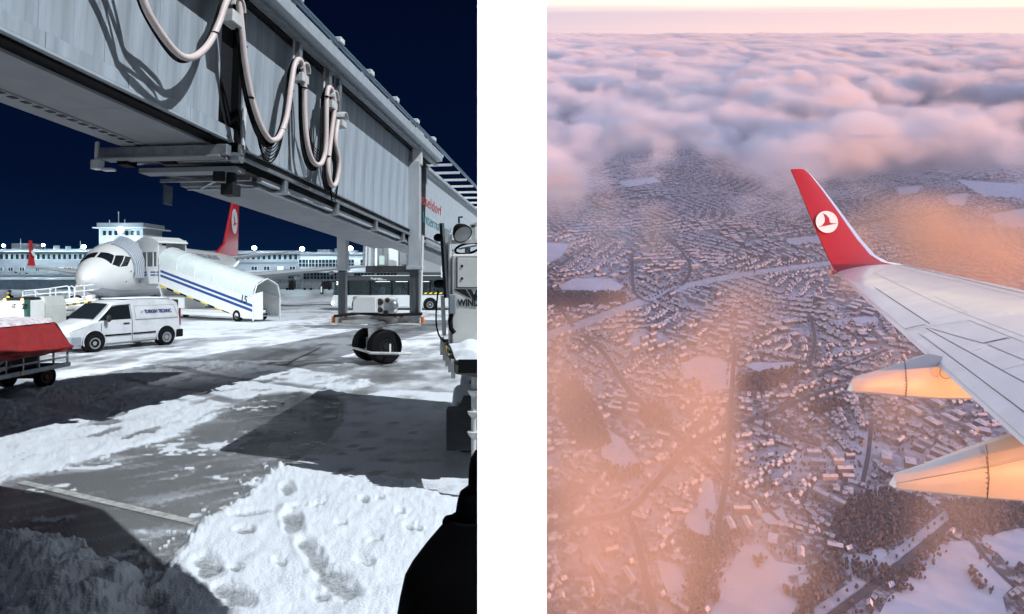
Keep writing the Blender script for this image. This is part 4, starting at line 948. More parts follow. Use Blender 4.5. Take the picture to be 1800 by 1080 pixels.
for y in (418,499):
    c = W(771,y,Yt+.2); tpf('rubber_roller', black, lambda b: (b.cyl(c-Vector((.03,0,0)), c+Vector((.06,0,0)), .055), b.sphere(c-Vector((.02,0,0)), .05, 10, 8)), smooth=True)
tpb('junction_box', grey_p, 789, 801, 518, 552, Yt-.12, .12, bevel=.01)
tpf('junction_hose', black, lambda b: b.tube([W(793,552,Yt-.06), W(791,565,Yt-.06), W(793,578,Yt-.06), W(799,586,Yt-.06)], .03, 8), smooth=True)
tpf('hanging_hose', black, lambda b: b.tube(catmull([W(770,510,Yt+.2),W(767,545,Yt+.2),W(767,570,Yt+.2),W(772,590,Yt+.2),W(782,602,Yt+.2)]), .012, 6), smooth=True)
# work lamp on its bracket
tpf('lamp_bracket', dirtyw, lambda b: (b.bar(W(790,426,Yt+.2), W(842,424,Yt+.2), .05, .05), b.bar(W(832,428,Yt+.25), W(832,396,Yt+.25), .05, .05), b.bar(W(826,399,Yt+.25), W(842,393,Yt+.25), .05, .05)))
lc = W(812,410,Yt+.1); ld = Vector((.42,-.62,-.55)).normalized()
def lampshape(b):
    u = ld.cross(Vector((0,0,1))).normalized(); v_ = ld.cross(u)
    b.loft([[lc+ld*d_+(u*math.cos(2*pi*j/18)+v_*math.sin(2*pi*j/18))*r for j in range(18)] for d_, r in ((-.16,.03),(-.13,.07),(-.04,.12),(.02,.135),(.03,.135),(.025,.12))])
tpf('lamp_housing', black, lampshape, smooth=True)
def lampglass(b):
    u = ld.cross(Vector((0,0,1))).normalized(); v_ = ld.cross(u); b.loft([[lc+ld*.028+(u*math.cos(2*pi*j/18)+v_*math.sin(2*pi*j/18))*r for j in range(18)] for r in (.12,.02)])
tpf('lamp_glass', lensm, lampglass)
tpf('lamp_knob', black, lambda b: b.tube([lc-ld*.1+Vector((0,0,.08)), lc-ld*.1+Vector((0,0,.16)), lc-ld*.08+Vector((.04,0,.17))], .014, 6))
tpf('steering_wheel', black, lambda b: b.tube([W(822+22*math.cos(a),437-9*math.sin(a)-4*math.cos(a),Yt+.5) for a in np.linspace(0,2*pi,20)], .018, 6), smooth=True)
tpf('steering_hub', steel, lambda b: (b.bar(W(806,438,Yt+.5),W(838,432,Yt+.5),.02,.02), b.cyl(W(822,448,Yt+.5),W(822,436,Yt+.5),.04)))
# platform with snow, supports
a = W(783,600,Yt-.1); c = W(800,640,Yt-.5)
tpf('platform', mat('dull_olive_steel', (.16,.16,.12), .6, noise=.4, nscale=9), lambda b: b.prism([W(778,596,Yt+.4),W(800,640,Yt-.45),W(845,648,Yt-.5),(-.12,Yt-.5,W(0,648,Yt-.5).z),(-.12,Yt+.4,W(0,596,Yt+.4).z)], (0,0,-.13)), bevel=.01)
for k in range(5):
    p = W(778,596,Yt+.4).lerp(W(800,640,Yt-.45), k/4.5); tpf('platform_rib', dirtyw, lambda b: b.box((p.x-.03,p.y-.03,p.z-.22),(p.x+.02,p.y+.03,p.z+.02)))
n = 14; g = []; fsx = []
for i in range(n+1):
    for j in range(n+1):
        u, v_ = i/n, j/n; p = W(790,605,Yt-.02).lerp(W(802,636,Yt-.46), v_); q = Vector((-.12, p.y, p.z)); r = p.lerp(q, u)
        e = min(u*4,1)*min((1-v_)*5+.3,1)*min(v_*4+.4,1); g.append((r.x, r.y-.02*float(vnoise(np.array(u*9.),np.array(v_*9.))), r.z+.01+.09*e+.05*float(fbm(np.array(u*6.),np.array(v_*6.),4,2))-.03))
for i in range(n):
    for j in range(n): fsx.append((i*(n+1)+j,(i+1)*(n+1)+j,(i+1)*(n+1)+j+1,i*(n+1)+j+1))
tpf('platform_snow', snowm, lambda b: b.add(g, fsx), smooth=True)
tpf('step_bar', mat('worn_yellow', (.38,.28,.10), .6, noise=.4, nscale=12), lambda b: b.tube([W(783,606,Yt+.1),W(787,622,Yt-.1),W(795,634,Yt-.3),W(812,636,Yt-.45)], .022, 8), smooth=True)
tpf('platform_edge', black, lambda b: b.box((W(806,0,Yt-.5).x,Yt-.56,W(0,648,Yt-.5).z-.05),(-.12,Yt-.50,W(0,632,Yt-.5).z)))
# chassis, wheels, fenders with snow, the stanchion with dished feet
tpf('body', tw, lambda b: b.box((-.45,9.2,1.0),(-.115,14.6,6.2)), bevel=.04)  # tall box added behind the wall to throw the mid-ground shadow
tpf('chassis', dark, lambda b: b.box((-.75,9.6,.55),(-.12,13.4,.95)))
tpf('boom', tw, lambda b: (b.bar((-.45,9.3,1.9),(-.45,12.6,.95),.30,.22), b.bar((-.45,9.2,1.75),(-.45,9.2,.9),.10,.10)))
for y, s in ((12.6,1),(11.0,1)):
    wheel(tr, (-.72,y,.42), (-1,0,0), .42, .26, black, dark)
    tpf('fender', tw, lambda b: b.loft([[(x,y+.56*math.cos(t),.42+.56*math.sin(t)) for t in np.linspace(.1,pi-.1,12)]+[(x,y+.50*math.cos(t),.42+.50*math.sin(t)) for t in np.linspace(pi-.1,.1,12)] for x in (-.92,-.45)]), smooth=True)
    tpf('fender_snow', snowm, lambda b: b.loft([[(x,y+(.57+k)*math.cos(t),.42+(.57+k)*math.sin(t)) for t in np.linspace(.5,pi-.4,12)]+[(x,y+.555*math.cos(t),.42+.555*math.sin(t)) for t in np.linspace(pi-.4,.5,12)] for x, k in ((-.93,.01),(-.88,.06),(-.6,.09),(-.45,.02))]), smooth=True)
tpf('side_guard', MATS['worn_yellow'], lambda b: b.box((-.88,9.4,.50),(-.82,10.9,.62)), bevel=.01)
tpf('running_board', dirtyw, lambda b: b.box((-.86,9.9,.70),(-.80,13.2,.86)), bevel=.01)
sx_ = W(833,0,8.6).x
tpf('stanchion', dirtyw, lambda b: (b.cyl((sx_,8.6,.35),(sx_,8.6,1.75),.035,.035,10), b.cyl((sx_+.08,8.6,.35),(sx_+.08,8.6,1.8),.02,.02,8)), smooth=True)
for y in (655,690,727,763):
    c = W(833,y,8.6); tpf('stanchion_dish', dirtyw, lambda b: b.loft([[(sx_+r*math.cos(2*pi*j/14),8.6+r*math.sin(2*pi*j/14),c.z+dz) for j in range(14)] for dz, r in ((-.05,.04),(-.01,.07),(.03,.085),(.035,.07))]), smooth=True)
tpf('rear_light_block', dark, lambda b: b.box((-.9,9.35,.42),(-.2,9.6,.98)))
# ================================================================== terminal buildings
conc = mat('terminal_render', (.34,.36,.38), .8, noise=.12, nscale=.6)
concw = mat('terminal_white', (.62,.64,.66), .7, noise=.08, nscale=.5)
roofm = mat('terminal_roof', (.22,.24,.27), .7)
winf = mat('window_frame', (.55,.57,.58), .5)
pane = mat('window_pane', (.02,.04,.055), .12, spec=.7)
litp = mat('lit_window', (.5,.7,.8), .4, emit=(.55,.85,1), estr=.9)
def win_mesh(w_, h_, lit=False, mull=1, tr_=0):
    b = MB(); b.use(winf); f = .10*min(1,w_)
    b.box((-w_/2,-.12,0),(w_/2,-.0,f)); b.box((-w_/2,-.12,h_-f),(w_/2,0,h_)); b.box((-w_/2,-.12,f),(-w_/2+f,0,h_-f)); b.box((w_/2-f,-.12,f),(w_/2,0,h_-f))
    for k in range(1, mull): x = -w_/2+w_*k/mull; b.box((x-f*.5,-.11,f),(x+f*.5,0,h_-f))
    if tr_: b.box((-w_/2+f,-.11,h_*tr_-f*.5),(w_/2-f,-.005,h_*tr_+f*.5))
    b.use(litp if lit else pane); b.box((-w_/2+f,-.05,f),(w_/2-f,-.02,h_-f))
    return b
WCACHE = {}
def window(par, px, ymid, Y, w_, h_, lit=False, mull=1, tr_=0):
    key = (w_,h_,lit,mull,tr_); c = W(px, ymid, Y); inv = par.matrix_world.inverted(); loc = inv @ Vector((c.x,Y,c.z-h_/2))
    if key not in WCACHE:
        o = win_mesh(*key).build('window', None, par, world=False); WCACHE[key] = o.data
    else:
        o = bpy.data.objects.new('window', WCACHE[key]); COL.objects.link(o); o.parent = par
    o.location = loc
def bpart(par, name, m, px0, px1, y0_, y1_, Y, dp, z0=None, **k):
    a = W(px0,y1_,Y); c = W(px1,y0_,Y); b = MB(); b.box((a.x,Y,a.z if z0 is None else z0),(c.x,Y+dp,c.z)); return b.build(name, m, par, **k)
YB = 160
t1 = thing('terminal_building', 'long two-storey grey terminal wing with a row of small square windows', 'building', W(70,508,YB))
bpart(t1, 'wall', conc, -60, 300, 443, 0, YB, 14, z0=0)
bpart(t1, 'roof', roofm, -62, 302, 438, 443, YB-1.4, 16)
bpart(t1, 'cornice', winf, -62, 302, 441.2, 443.2, YB-1.5, .2)
bpart(t1, 'ledge', roofm, -60, 300, 482, 485, YB-.5, .5); bpart(t1, 'band', winf, -60, 300, 487, 492, YB-.6, .6)
for i in range(24): window(t1, 3+i*9.25, 451.5, YB, .92, 1.35)
for i, px in enumerate((2,19,39,66,92,108,122,140,160,180)): window(t1, px, 473.5, YB, 1.25 if i % 3 else 1.0, 1.0, lit=(i in (5,)), mull=2)
for px, py in ((27,479),(34,482),(46,481),(60,483),(88,483),(106,482),(150,463),(146,483)): bpart(t1, 'wall_vent', dark, px-1, px+1.4, py-1.2, py+1.2, YB-.25, .25)
bpart(t1, 'roof_hut', roofm, 20, 55, 428, 438, YB+6, 4); bpart(t1, 'roof_box', winf, 94, 100, 432, 438, YB+1, 1); bpart(t1, 'roof_box', roofm, 115, 120, 433, 438, YB+1, 1)
for px, y0_ in ((36,420),(141,424)): bpart(t1, 'antenna', winf, px-.25, px+.25, y0_, 438, YB+2, .1)
tw_ = thing('control_tower', 'square tower block with wide eaves and a band of windows rising over the terminal', 'tower', W(212,508,164))
bpart(tw_, 'wall', concw, 174, 251, 401, 0, 164, 9, z0=0); bpart(tw_, 'eave', concw, 162, 256, 399.5, 401.5, 161.8, 12); bpart(tw_, 'roof', roofm, 170, 252, 392, 399.5, 163, 10)
for px in (184,194,204,223,233,243): window(tw_, px, 410, 164, 1.0, 1.3)
for px, y0_ in ((192,387),(219,386),(208,372)): bpart(tw_, 'antenna', winf, px-.4, px+.4, y0_, 392, 166, .2)
t2 = thing('terminal_building', 'grey two-storey terminal block beside the airliner tail', 'building', W(476,508,YB))
bpart(t2, 'wall', conc, 300, 528, 447, 0, YB, 14, z0=0); bpart(t2, 'roof', roofm, 298, 530, 441, 447, YB-1.4, 16); bpart(t2, 'ledge', roofm, 300, 528, 461, 462.5, YB-.4, .4)
for i in range(11): window(t2, 427+i*9.3, 452.5, YB, .92, 1.3)
for px in (447,469,493,514): window(t2, px, 472, YB, 1.5, 1.05, lit=(px == 493), mull=2)
bpart(t2, 'canopy', concw, 300, 560, 476, 479, YB-4, 4); bpart(t2, 'band', concw, 424, 528, 482, 500, YB-.3, .3)
for px in (512,): window(t2, px, 492, YB-.4, 1.6, 1.8, mull=2, tr_=.66)
t3 = thing('terminal_building', 'bright white terminal hall with tall gridded windows', 'building', W(620,508,YB))
bpart(t3, 'wall', concw, 528.3, 800, 448, 0, YB-1, 14, z0=0); bpart(t3, 'roof', roofm, 527, 802, 443.5, 448, YB-2, 16)
bpart(t3, 'canopy', concw, 535, 800, 476, 479, YB-4, 3)
for px, n in ((534,3),(551,3),(578,8),(617,2),(642,3),(670,4),(690,3)): window(t3, px, 463, YB-1, n*.82, 1.85, mull=n, tr_=.5)
for px, n in ((548,5),(577,5),(600,4),(640,6),(680,6)): window(t3, px, 488, YB-1, n*.8, 2.2, mull=n, tr_=.66)
for i in range(14): window(t3, 540+i*11, 478.6, YB-1.1, .9, .35, lit=True)
bpart(t3, 'stair_head', concw, 611, 623, 440, 448, YB-1.2, 4); bpart(t3, 'roof_box', roofm, 558, 580, 439, 444, YB+4, 3); bpart(t3, 'roof_box', roofm, 588, 594, 437, 444, YB+4, 2)
# perimeter wall in front of the terminal and the yard fence
pw = thing('perimeter_wall', 'low blue-grey concrete wall along the edge of the snowy apron', 'wall', W(70,508,150))
for i in range(26):
    a = -62+i*9.4; bpart(pw, 'wall_panel', mat('blue_grey_concrete', (.16,.22,.28), .7, noise=.25, nscale=.7), a, a+9.2, 494, 0, 150+.04*(i % 2), .3, z0=0)
yf_ = thing('yard_fence', 'grey mesh fence with parked equipment in front of the white hall', 'fence', W(520,508,148))
for i in range(22): bpart(yf_, 'fence_post', roofm, 424+i*12, 424.7+i*12, 490, 0, 148, .1, z0=0)
for i in range(21): bpart(yf_, 'fence_panel', mat('fence_mesh', (.20,.24,.27), .6, alpha=.55), 424.8+i*12, 435.8+i*12, 491, 0, 148.1, .03, z0=.1)
for i, (a, c, y) in enumerate(((470,480,497),(484,506,499),(508,516,493),(534,548,500),(565,580,495),(600,612,497),(628,640,498))):
    o = thing('equipment_crate', ['dark covered trolley by the yard fence','low grey equipment crate by the yard fence','tall grey cabinet by the yard fence','snow-dusted pallet stack by the yard fence','dark box trailer by the yard fence','grey generator by the yard fence','dark bin by the yard fence'][i], 'equipment', W((a+c)/2,509,145), 'equipment along the yard fence')
    bpart(o, 'box', roofm if i % 2 else dark, a, c, y, 0, 145, 1.6, z0=.25, bevel=.05); bpart(o, 'skid', dark, a+1, c-1, 0, 0, 145.2, 1.2, z0=0) if False else None
    for q in (a+1.5, c-1.5):
        cc = W(q,0,144.95); b = MB(); b.cyl((cc.x,144.9,.25),(cc.x,145.2,.25),.25); b.build('wheel', black, o)
# roof floodlights: real lamps
lampm = mat('lit_lamp', (1,1,1), .4, emit=(.75,.92,1), estr=45)
for i, (px, py, Y, r) in enumerate(((6,432,157,.30),(76,431,157,.30),(147,434,157,.42),(212,404,161.2,.6),(447,436,157,.42),(531,438,156,.42),(616,437,156,.45))):
    lab = ['roof floodlight on the terminal wing by the roof hut','roof floodlight on the terminal wing behind the red winglet','roof floodlight on the terminal wing next to the tower','bright floodlight under the tower eaves','roof floodlight above the block beside the airliner tail','roof floodlight at the corner of the white hall','roof floodlight on the stair head beside the bridge leg'][i]
    c = W(px,py,Y); o = thing('floodlight', lab, 'floodlight', (c.x,Y+.6,c.z-1), 'floodlights on the terminal roofs')
    b = MB(); b.bar((c.x,Y+.6,c.z-1.2),(c.x,Y+.6,c.z),.12,.12); b.build('mast', roofm, o)
    b = MB(); b.box((c.x-r,Y,c.z-r*.8),(c.x+r,Y+.5,c.z+r*.8)); b.build('housing', roofm, o, bevel=.05)
    b = MB(); b.sphere((c.x,Y-.02,c.z), r*1.25, 14, 10, (1,.3,.85)); b.build('lens', lampm, o, smooth=True)
    ld_ = bpy.data.lights.new('floodlight_lamp', 'POINT'); lo = bpy.data.objects.new('floodlight_lamp', ld_); L_COL.objects.link(lo); lo.parent = o
    lo.location = o.matrix_world.inverted() @ Vector((c.x,Y-4.5,c.z+.3)); ld_.energy = 1500; ld_.color = (.62,.85,1); ld_.shadow_soft_size = .3

# ================================================================== ground equipment by the aircraft nose
tg = thing('baggage_tug', 'white tug with a dark roof numbered 20 behind the red cart', 'tug', W(35,560,34))
def eq(par, name, m, px0, px1, y0_, y1_, Y, dp, **k): return bpart(par, name, m, px0, px1, y0_, y1_, Y, dp, **k)
eq(tg, 'body', tw, -14, 42, 529, 566, 34, 2.0, bevel=.08, seg=2); eq(tg, 'roof', dark, 2, 38, 524, 529, 34.1, 1.8, bevel=.06); eq(tg, 'fender', tw, -10, 4, 560, 585, 33.9, .3, bevel=.05)
eq(tg, 'green_corner', mat('dark_green', (.015,.10,.07), .4), 42.3, 48, 527, 560, 34.02, .25, bevel=.03)
for px in (8,39):
    c = W(px,527,33.9); b = MB(); b.sphere(c, .07, 10, 8); b.build('beacon', mat('lit_beacon', (1,.5,.2), .4, emit=(1,.45,.12), estr=2.5), tg, smooth=True)
text('iZ', 'lettering', black, tg, frame(W(20,541,33.97),(1,0,0),(0,0,1)), .26); text('20', 'number', black, tg, frame(W(38.5,543,33.97),(1,0,0),(0,0,1)), .36, bold=.01, width=.28)
for px in (2,38): wheel(tg, Vector((W(px,0,34).x,34.1,.35)), (0,-1,0), .35, .25, black, steel)
cn = thing('cargo_container', 'beige box container standing between the tug and the belt loader', 'container', W(62,560,35.5))
b = MB(); a = W(48,560,35.5); c = W(80,521,35.5); b.prism([(a.x,35.5,.25),(c.x+.05,35.5,.25),(c.x+.05,35.5,c.z-.5),(c.x-.1,35.5,c.z),(a.x,35.5,c.z-.1)], (0,1.6,0)); b.build('shell', mat('beige_shell', (.55,.56,.52), .5, noise=.1, nscale=2), cn, bevel=.03)
b = MB(); b.box((a.x+.1,35.6,0),(c.x-.1,37,.25)); b.build('base', dark, cn)
eq(cn, 'lettering_strip', MATS['grey_lettering'], 53, 66, 529.5, 531, 35.49, .01); eq(cn, 'lettering_strip', MATS['grey_lettering'], 57, 70, 533.5, 535, 35.49, .01)
bl_ = thing('belt_loader', 'white belt loader with handrails and a yellow-black striped edge at the aircraft nose', 'belt loader', W(125,560,38))
b = MB(); b.bar(W(82,545,38), W(172,530,39), .9, .35); b.build('belt_boom', tw, bl_, bevel=.03)
b = MB(); b.bar(W(76,536,38.6), W(165,522,39.6), 1.0, .25); b.build('belt_frame', tw, bl_, bevel=.03)
for k in range(12):
    p = W(86,540.5,37.4).lerp(W(168,530,38.3), k/12); q = W(86,540.5,37.4).lerp(W(168,530,38.3), (k+1)/12); b = MB(); b.bar(p, q, .05, .09); b.build('hazard_block', yell if k % 2 else black, bl_)
for L in ([(40,527),(40,513),(44,511.5),(84,508),(118,503),(122,506),(122,524)], [(122,524),(121,505),(126,503),(131,506),(131,523)], [(131,523),(132,506),(136,503.5),(165,501)], [(40,520),(84,516),(120,513)], [(131,513),(165,510)]):
    b = MB(); b.tube([W(x,y,38.2) for x, y in L], .035, 6); b.build('handrail', white, bl_, smooth=True)
for px, y0_, y1_ in ((63,510,526),(88,508,525),(98,507,525),(148,503,522)):
    b = MB(); b.tube([W(px,y0_,38.2), W(px,y1_,38.2)], .03, 6); b.build('rail_post', white, bl_)
eq(bl_, 'chassis', tw, 80, 130, 548, 566, 37.8, 1.6, bevel=.05); eq(bl_, 'cab', tw, 128, 150, 540, 566, 37.6, 1.8, bevel=.08); eq(bl_, 'skirt', dark, 92, 130, 556, 570, 37.7, .3)
b = MB(); b.tube([W(133+9*math.cos(a),524-3.5*math.sin(a),38.4) for a in np.linspace(0,pi,10)], .06, 6); b.build('hood_ring', dark, bl_)
for px in (92,142): wheel(bl_, Vector((W(px,0,37.8).x,37.75,.35)), (0,-1,0), .35, .25, black, steel)

# ================================================================== unseen block added overhead, its outline shaped to throw the near shadow
caster = thing('shadow_block', 'unseen grey block added overhead to cast the shadow on the near snow', 'boarding bridge', (-1,5,0))
tl = Vector((.93,-.54,1.25))
def up(px, py, t): g = G(px, py); d = (FLOOD-g); return g+d*(t/d.z)
P = [up(182,896,6.4), up(300,1000,6.4), up(400,1080,6.4), up(330,1300,6.4), up(-330,1150,6.4), up(-160,905,6.4), up(80,868,6.4)]
b = MB(); b.prism(P, (0,0,2.4)); b.build('shadow_block_shell', bridge_m, caster)
b = MB(); b.prism([p+Vector((0,0,2.4)) for p in P], (0,0,.12)); b.build('cab_roof', bridge_l, caster)  # top slab of the added shadow block
# ================================================================== RIGHT: sky, land, town, clouds, wing
COL = R_COL
R3 = MR.to_3x3(); R3i = R3.inverted()
def LG(px, py, wz=-ALT):
    d = R3i @ Vector(((px-900)/1200, 1, -(py-487)/1200)); k = wz/d.z; return (d.x*k, d.y*k)
def to_px(u, v, wz):
    """local -> picture position, numpy"""
    c, s = math.cos(TH), math.sin(TH)
    Y = v*c-wz*s; Z = v*s+wz*c
    return 900+1200*u/Y, 487-1200*Z/Y
def build_local(b, name, m, **k):
    o = b.build(name, m, **k); o.matrix_world = MR; return o
# ---- sky: the half dome over the town, on its side of the dividing wall
sk = bpy.data.materials.new('dusk_sky'); sk.use_nodes = True; nt = sk.node_tree; nt.nodes.clear(); N = nt.nodes.new; Lk = nt.links.new
out = N('ShaderNodeOutputMaterial'); em_ = N('ShaderNodeEmission'); Lk(em_.outputs[0], out.inputs[0])
tc = N('ShaderNodeTexCoord'); nm = N('ShaderNodeVectorMath'); nm.operation = 'NORMALIZE'; Lk(tc.outputs['Object'], nm.inputs[0])
sx = N('ShaderNodeSeparateXYZ'); Lk(nm.outputs[0], sx.inputs[0])
nz = N('ShaderNodeTexNoise'); nz.inputs['Scale'].default_value = 2.5; nz.inputs['Detail'].default_value = 4
mp = N('ShaderNodeMapping'); mp.inputs['Scale'].default_value = (1.5,1.5,60); Lk(nm.outputs[0], mp.inputs[0]); Lk(mp.outputs[0], nz.inputs['Vector'])
ma = N('ShaderNodeMath'); ma.operation = 'MULTIPLY_ADD'; Lk(nz.outputs[0], ma.inputs[0]); ma.inputs[1].default_value = .012; Lk(sx.outputs[2], ma.inputs[2])
sb = N('ShaderNodeMath'); sb.operation = 'SUBTRACT'; Lk(ma.outputs[0], sb.inputs[0]); sb.inputs[1].default_value = .006
sq = N('ShaderNodeMath'); sq.operation = 'SQRT'; mxx = N('ShaderNodeMath'); mxx.operation = 'MAXIMUM'; mxx.inputs[1].default_value = 0; Lk(sb.outputs[0], mxx.inputs[0]); Lk(mxx.outputs[0], sq.inputs[0])
cr = N('ShaderNodeValToRGB'); Lk(sq.outputs[0], cr.inputs[0]); el = cr.color_ramp.elements
el[0].position = 0; el[0].color = (.60,.45,.47,1); el[1].position = 1; el[1].color = (.28,.38,.74,1)
for p, c in ((.125,(.55,.43,.47)),(.155,(.74,.60,.55)),(.185,(.98,.80,.60)),(.26,(1.0,.84,.68)),(.36,(.70,.70,.84)),(.60,(.40,.48,.82))):
    x = el.new(p); x.color = (*c,1)
# warmer towards the sun's side
az = N('ShaderNodeMath'); az.operation = 'MULTIPLY_ADD'; Lk(sx.outputs[0], az.inputs[0]); az.inputs[1].default_value = .55; az.inputs[2].default_value = .85
ml = N('ShaderNodeMix'); ml.data_type = 'RGBA'; ml.blend_type = 'MULTIPLY'; ml.inputs[0].default_value = 1; Lk(cr.outputs[0], ml.inputs[6])
cmb = N('ShaderNodeCombineColor'); Lk(az.outputs[0], cmb.inputs[0]); cmb.inputs[1].default_value = 1; cmb.inputs[2].default_value = .95
a2 = N('ShaderNodeMath'); a2.operation = 'MULTIPLY_ADD'; Lk(sx.outputs[0], a2.inputs[0]); a2.inputs[1].default_value = .30; a2.inputs[2].default_value = .90; Lk(a2.outputs[0], cmb.inputs[1])
Lk(cmb.outputs[0], ml.inputs[7]); Lk(ml.outputs[2], em_.inputs[0]); em_.inputs[1].default_value = 1.65
b = MB(); R_ = 62000; na, ne = 48, 24; rings = []
for i in range(ne+1):
    e = math.radians(-1.2+91.2*(i/ne)**1.6)
    rings.append([(max(R_*math.cos(e)*math.sin(a),.15), -R_*math.cos(e)*math.cos(a), R_*math.sin(e)) for a in np.linspace(0.0,pi,na+1)])
b.loft(rings, caps=False, close=False)
sky = build_local(b, 'sky', sk, smooth=True); struct(sky)
# ---- land
lm_ = bpy.data.materials.new('winter_ground'); lm_.use_nodes = True; nt = lm_.node_tree; N = nt.nodes.new; Lk = nt.links.new; bs = nt.nodes['Principled BSDF']
tc = N('ShaderNodeTexCoord')
def nse(sc, det=5, rough=.6):
    n = N('ShaderNodeTexNoise'); n.inputs['Scale'].default_value = sc; n.inputs['Detail'].default_value = det; n.inputs['Roughness'].default_value = rough; Lk(tc.outputs['Object'], n.inputs['Vector']); return n.outputs[0]
def rmp(f, a, b_):
    r = N('ShaderNodeMapRange'); r.inputs[1].default_value = a; r.inputs[2].default_value = b_; Lk(f, r.inputs[0]); return r.outputs[0]
def mxc(f, a, b_):
    m = N('ShaderNodeMix'); m.data_type = 'RGBA'; Lk(f, m.inputs[0])
    for i, v in ((6,a),(7,b_)):
        if isinstance(v, tuple): m.inputs[i].default_value = (*v,1)
        else: Lk(v, m.inputs[i])
    return m.outputs[2]
vo = N('ShaderNodeTexVoronoi'); vo.inputs['Scale'].default_value = 1/55; Lk(tc.outputs['Object'], vo.inputs['Vector'])
c = mxc(rmp(nse(1/14,6), .46,.60), (.13,.115,.11), (.50,.51,.55))
c = mxc(rmp(nse(1/160,4), .50,.66), c, (.58,.60,.65))
c = mxc(rmp(nse(1/420,4), .56,.66), c, (.14,.125,.12))
Lk(c, bs.inputs['Base Color']); bs.inputs['Roughness'].default_value = .9
b = MB(); g = [0.14,400,1000,2000,4000,8000,16000,34000]; gv = [-240,300,800,1500,2500,4000,7000,12000,20000,34000]
b.add([(u,v,-ALT) for v in gv for u in g], [(j*len(g)+i, j*len(g)+i+1, (j+1)*len(g)+i+1, (j+1)*len(g)+i) for j in range(len(gv)-1) for i in range(len(g)-1)])
land = build_local(b, 'land', lm_); struct(land)
snowf = mat('field_snow', (.66,.68,.72), .9, noise=.12, nscale=1/30)
roadm = mat('wet_road', (.10,.09,.09), .7, noise=.2, nscale=1/20); roadw = mat('snowy_road', (.60,.60,.62), .85, noise=.25, nscale=1/18)
FIELDS = [[(1198,640),(1215,628),(1268,630),(1292,645),(1288,682),(1240,693),(1232,670),(1205,665)],[(1045,730),(1078,758),(1112,790),(1120,815),(1096,832),(1068,812),(1055,790),(1075,775)],[(983,500),(1010,490),(1075,490),(1098,503),(1090,513),(1040,513),(990,509)],
 [(1680,316),(1740,321),(1800,324),(1830,350),(1730,346)],[(1662,345),(1702,340),(1697,361),(1668,360)],[(1740,376),(1830,364),(1830,402),(1755,396)],[(1575,330),(1622,326),(1612,340),(1580,342)],
 [(1238,838),(1256,850),(1264,900),(1240,946),(1214,936),(1206,906),(1230,890)],[(1300,958),(1332,960),(1365,985),(1420,995),(1402,1040),(1392,1100),(1240,1100),(1268,1040),(1285,1000)],[(1486,972),(1562,966),(1541,990),(1495,1022),(1483,1000)],
 [(1712,942),(1830,920),(1830,1004),(1764,992),(1738,962)],[(1640,962),(1708,952),(1746,1002),(1776,1034),(1760,1100),(1515,1100),(1562,1050),(1602,1010)],[(940,425),(1000,430),(985,452),(940,470)],[(1310,640),(1400,636),(1420,644),(1350,652),(1325,655)],
 [(1160,985),(1195,1000),(1205,1030),(1180,1040),(1155,1020)],[(1500,560),(1540,556),(1545,566),(1508,570)],[(1385,1010),(1440,1000),(1430,1020),(1395,1035)],[(1335,905),(1375,895),(1390,915),(1350,925)],[(1560,250),(1700,258),(1690,268),(1570,262)],[(1090,320),(1150,312),(1160,320),(1100,330)],[(1380,420),(1440,414),(1448,426),(1392,432)],
 [(1525,868),(1560,862),(1555,884),(1530,888)],[(1100,600),(1125,596),(1128,606),(1104,610)]]
WOODS = [[(985,690),(1010,665),(1035,700),(1060,745),(1074,778),(1040,795),(1010,780),(985,745)],[(1465,902),(1500,877),(1560,862),(1622,882),(1640,902),(1602,932),(1562,962),(1500,967),(1470,952),(1460,930)],[(1650,880),(1792,888),(1830,920),(1712,946),(1672,922)],
 [(1200,930),(1250,950),(1300,938),(1292,970),(1262,1002),(1252,1062),(1215,1100),(1203,1020),(1220,990)],[(1428,1000),(1480,960),(1486,1012),(1440,1062),(1398,1100),(1404,1040)],[(960,515),(1092,516),(1102,530),(1000,541),(960,537)],[(1300,662),(1382,652),(1402,642),(1390,672),(1330,692),(1300,687)],
 [(1120,725),(1150,710),(1180,735),(1165,760),(1135,752)],[(1050,812),(1068,818),(1095,835),(1120,818),(1135,830),(1105,850),(1070,845)],[(1600,1000),(1650,945),(1662,950),(1612,1012),(1560,1062),(1545,1070)],[(1700,1000),(1712,1000),(1740,1040),(1725,1045)],[(1545,925),(1560,935),(1520,985),(1500,990)],
 [(1325,985),(1345,980),(1342,998),(1328,996)],[(1380,1035),(1398,1030),(1395,1052),(1382,1050)],[(1240,905),(1248,903),(1250,912),(1241,914)],[(960,880),(1000,850),(1030,860),(1000,890),(965,905)],[(1500,990),(1560,1000),(1560,1015),(1505,1030)],[(1420,720),(1470,700),(1480,710),(1435,735)]]
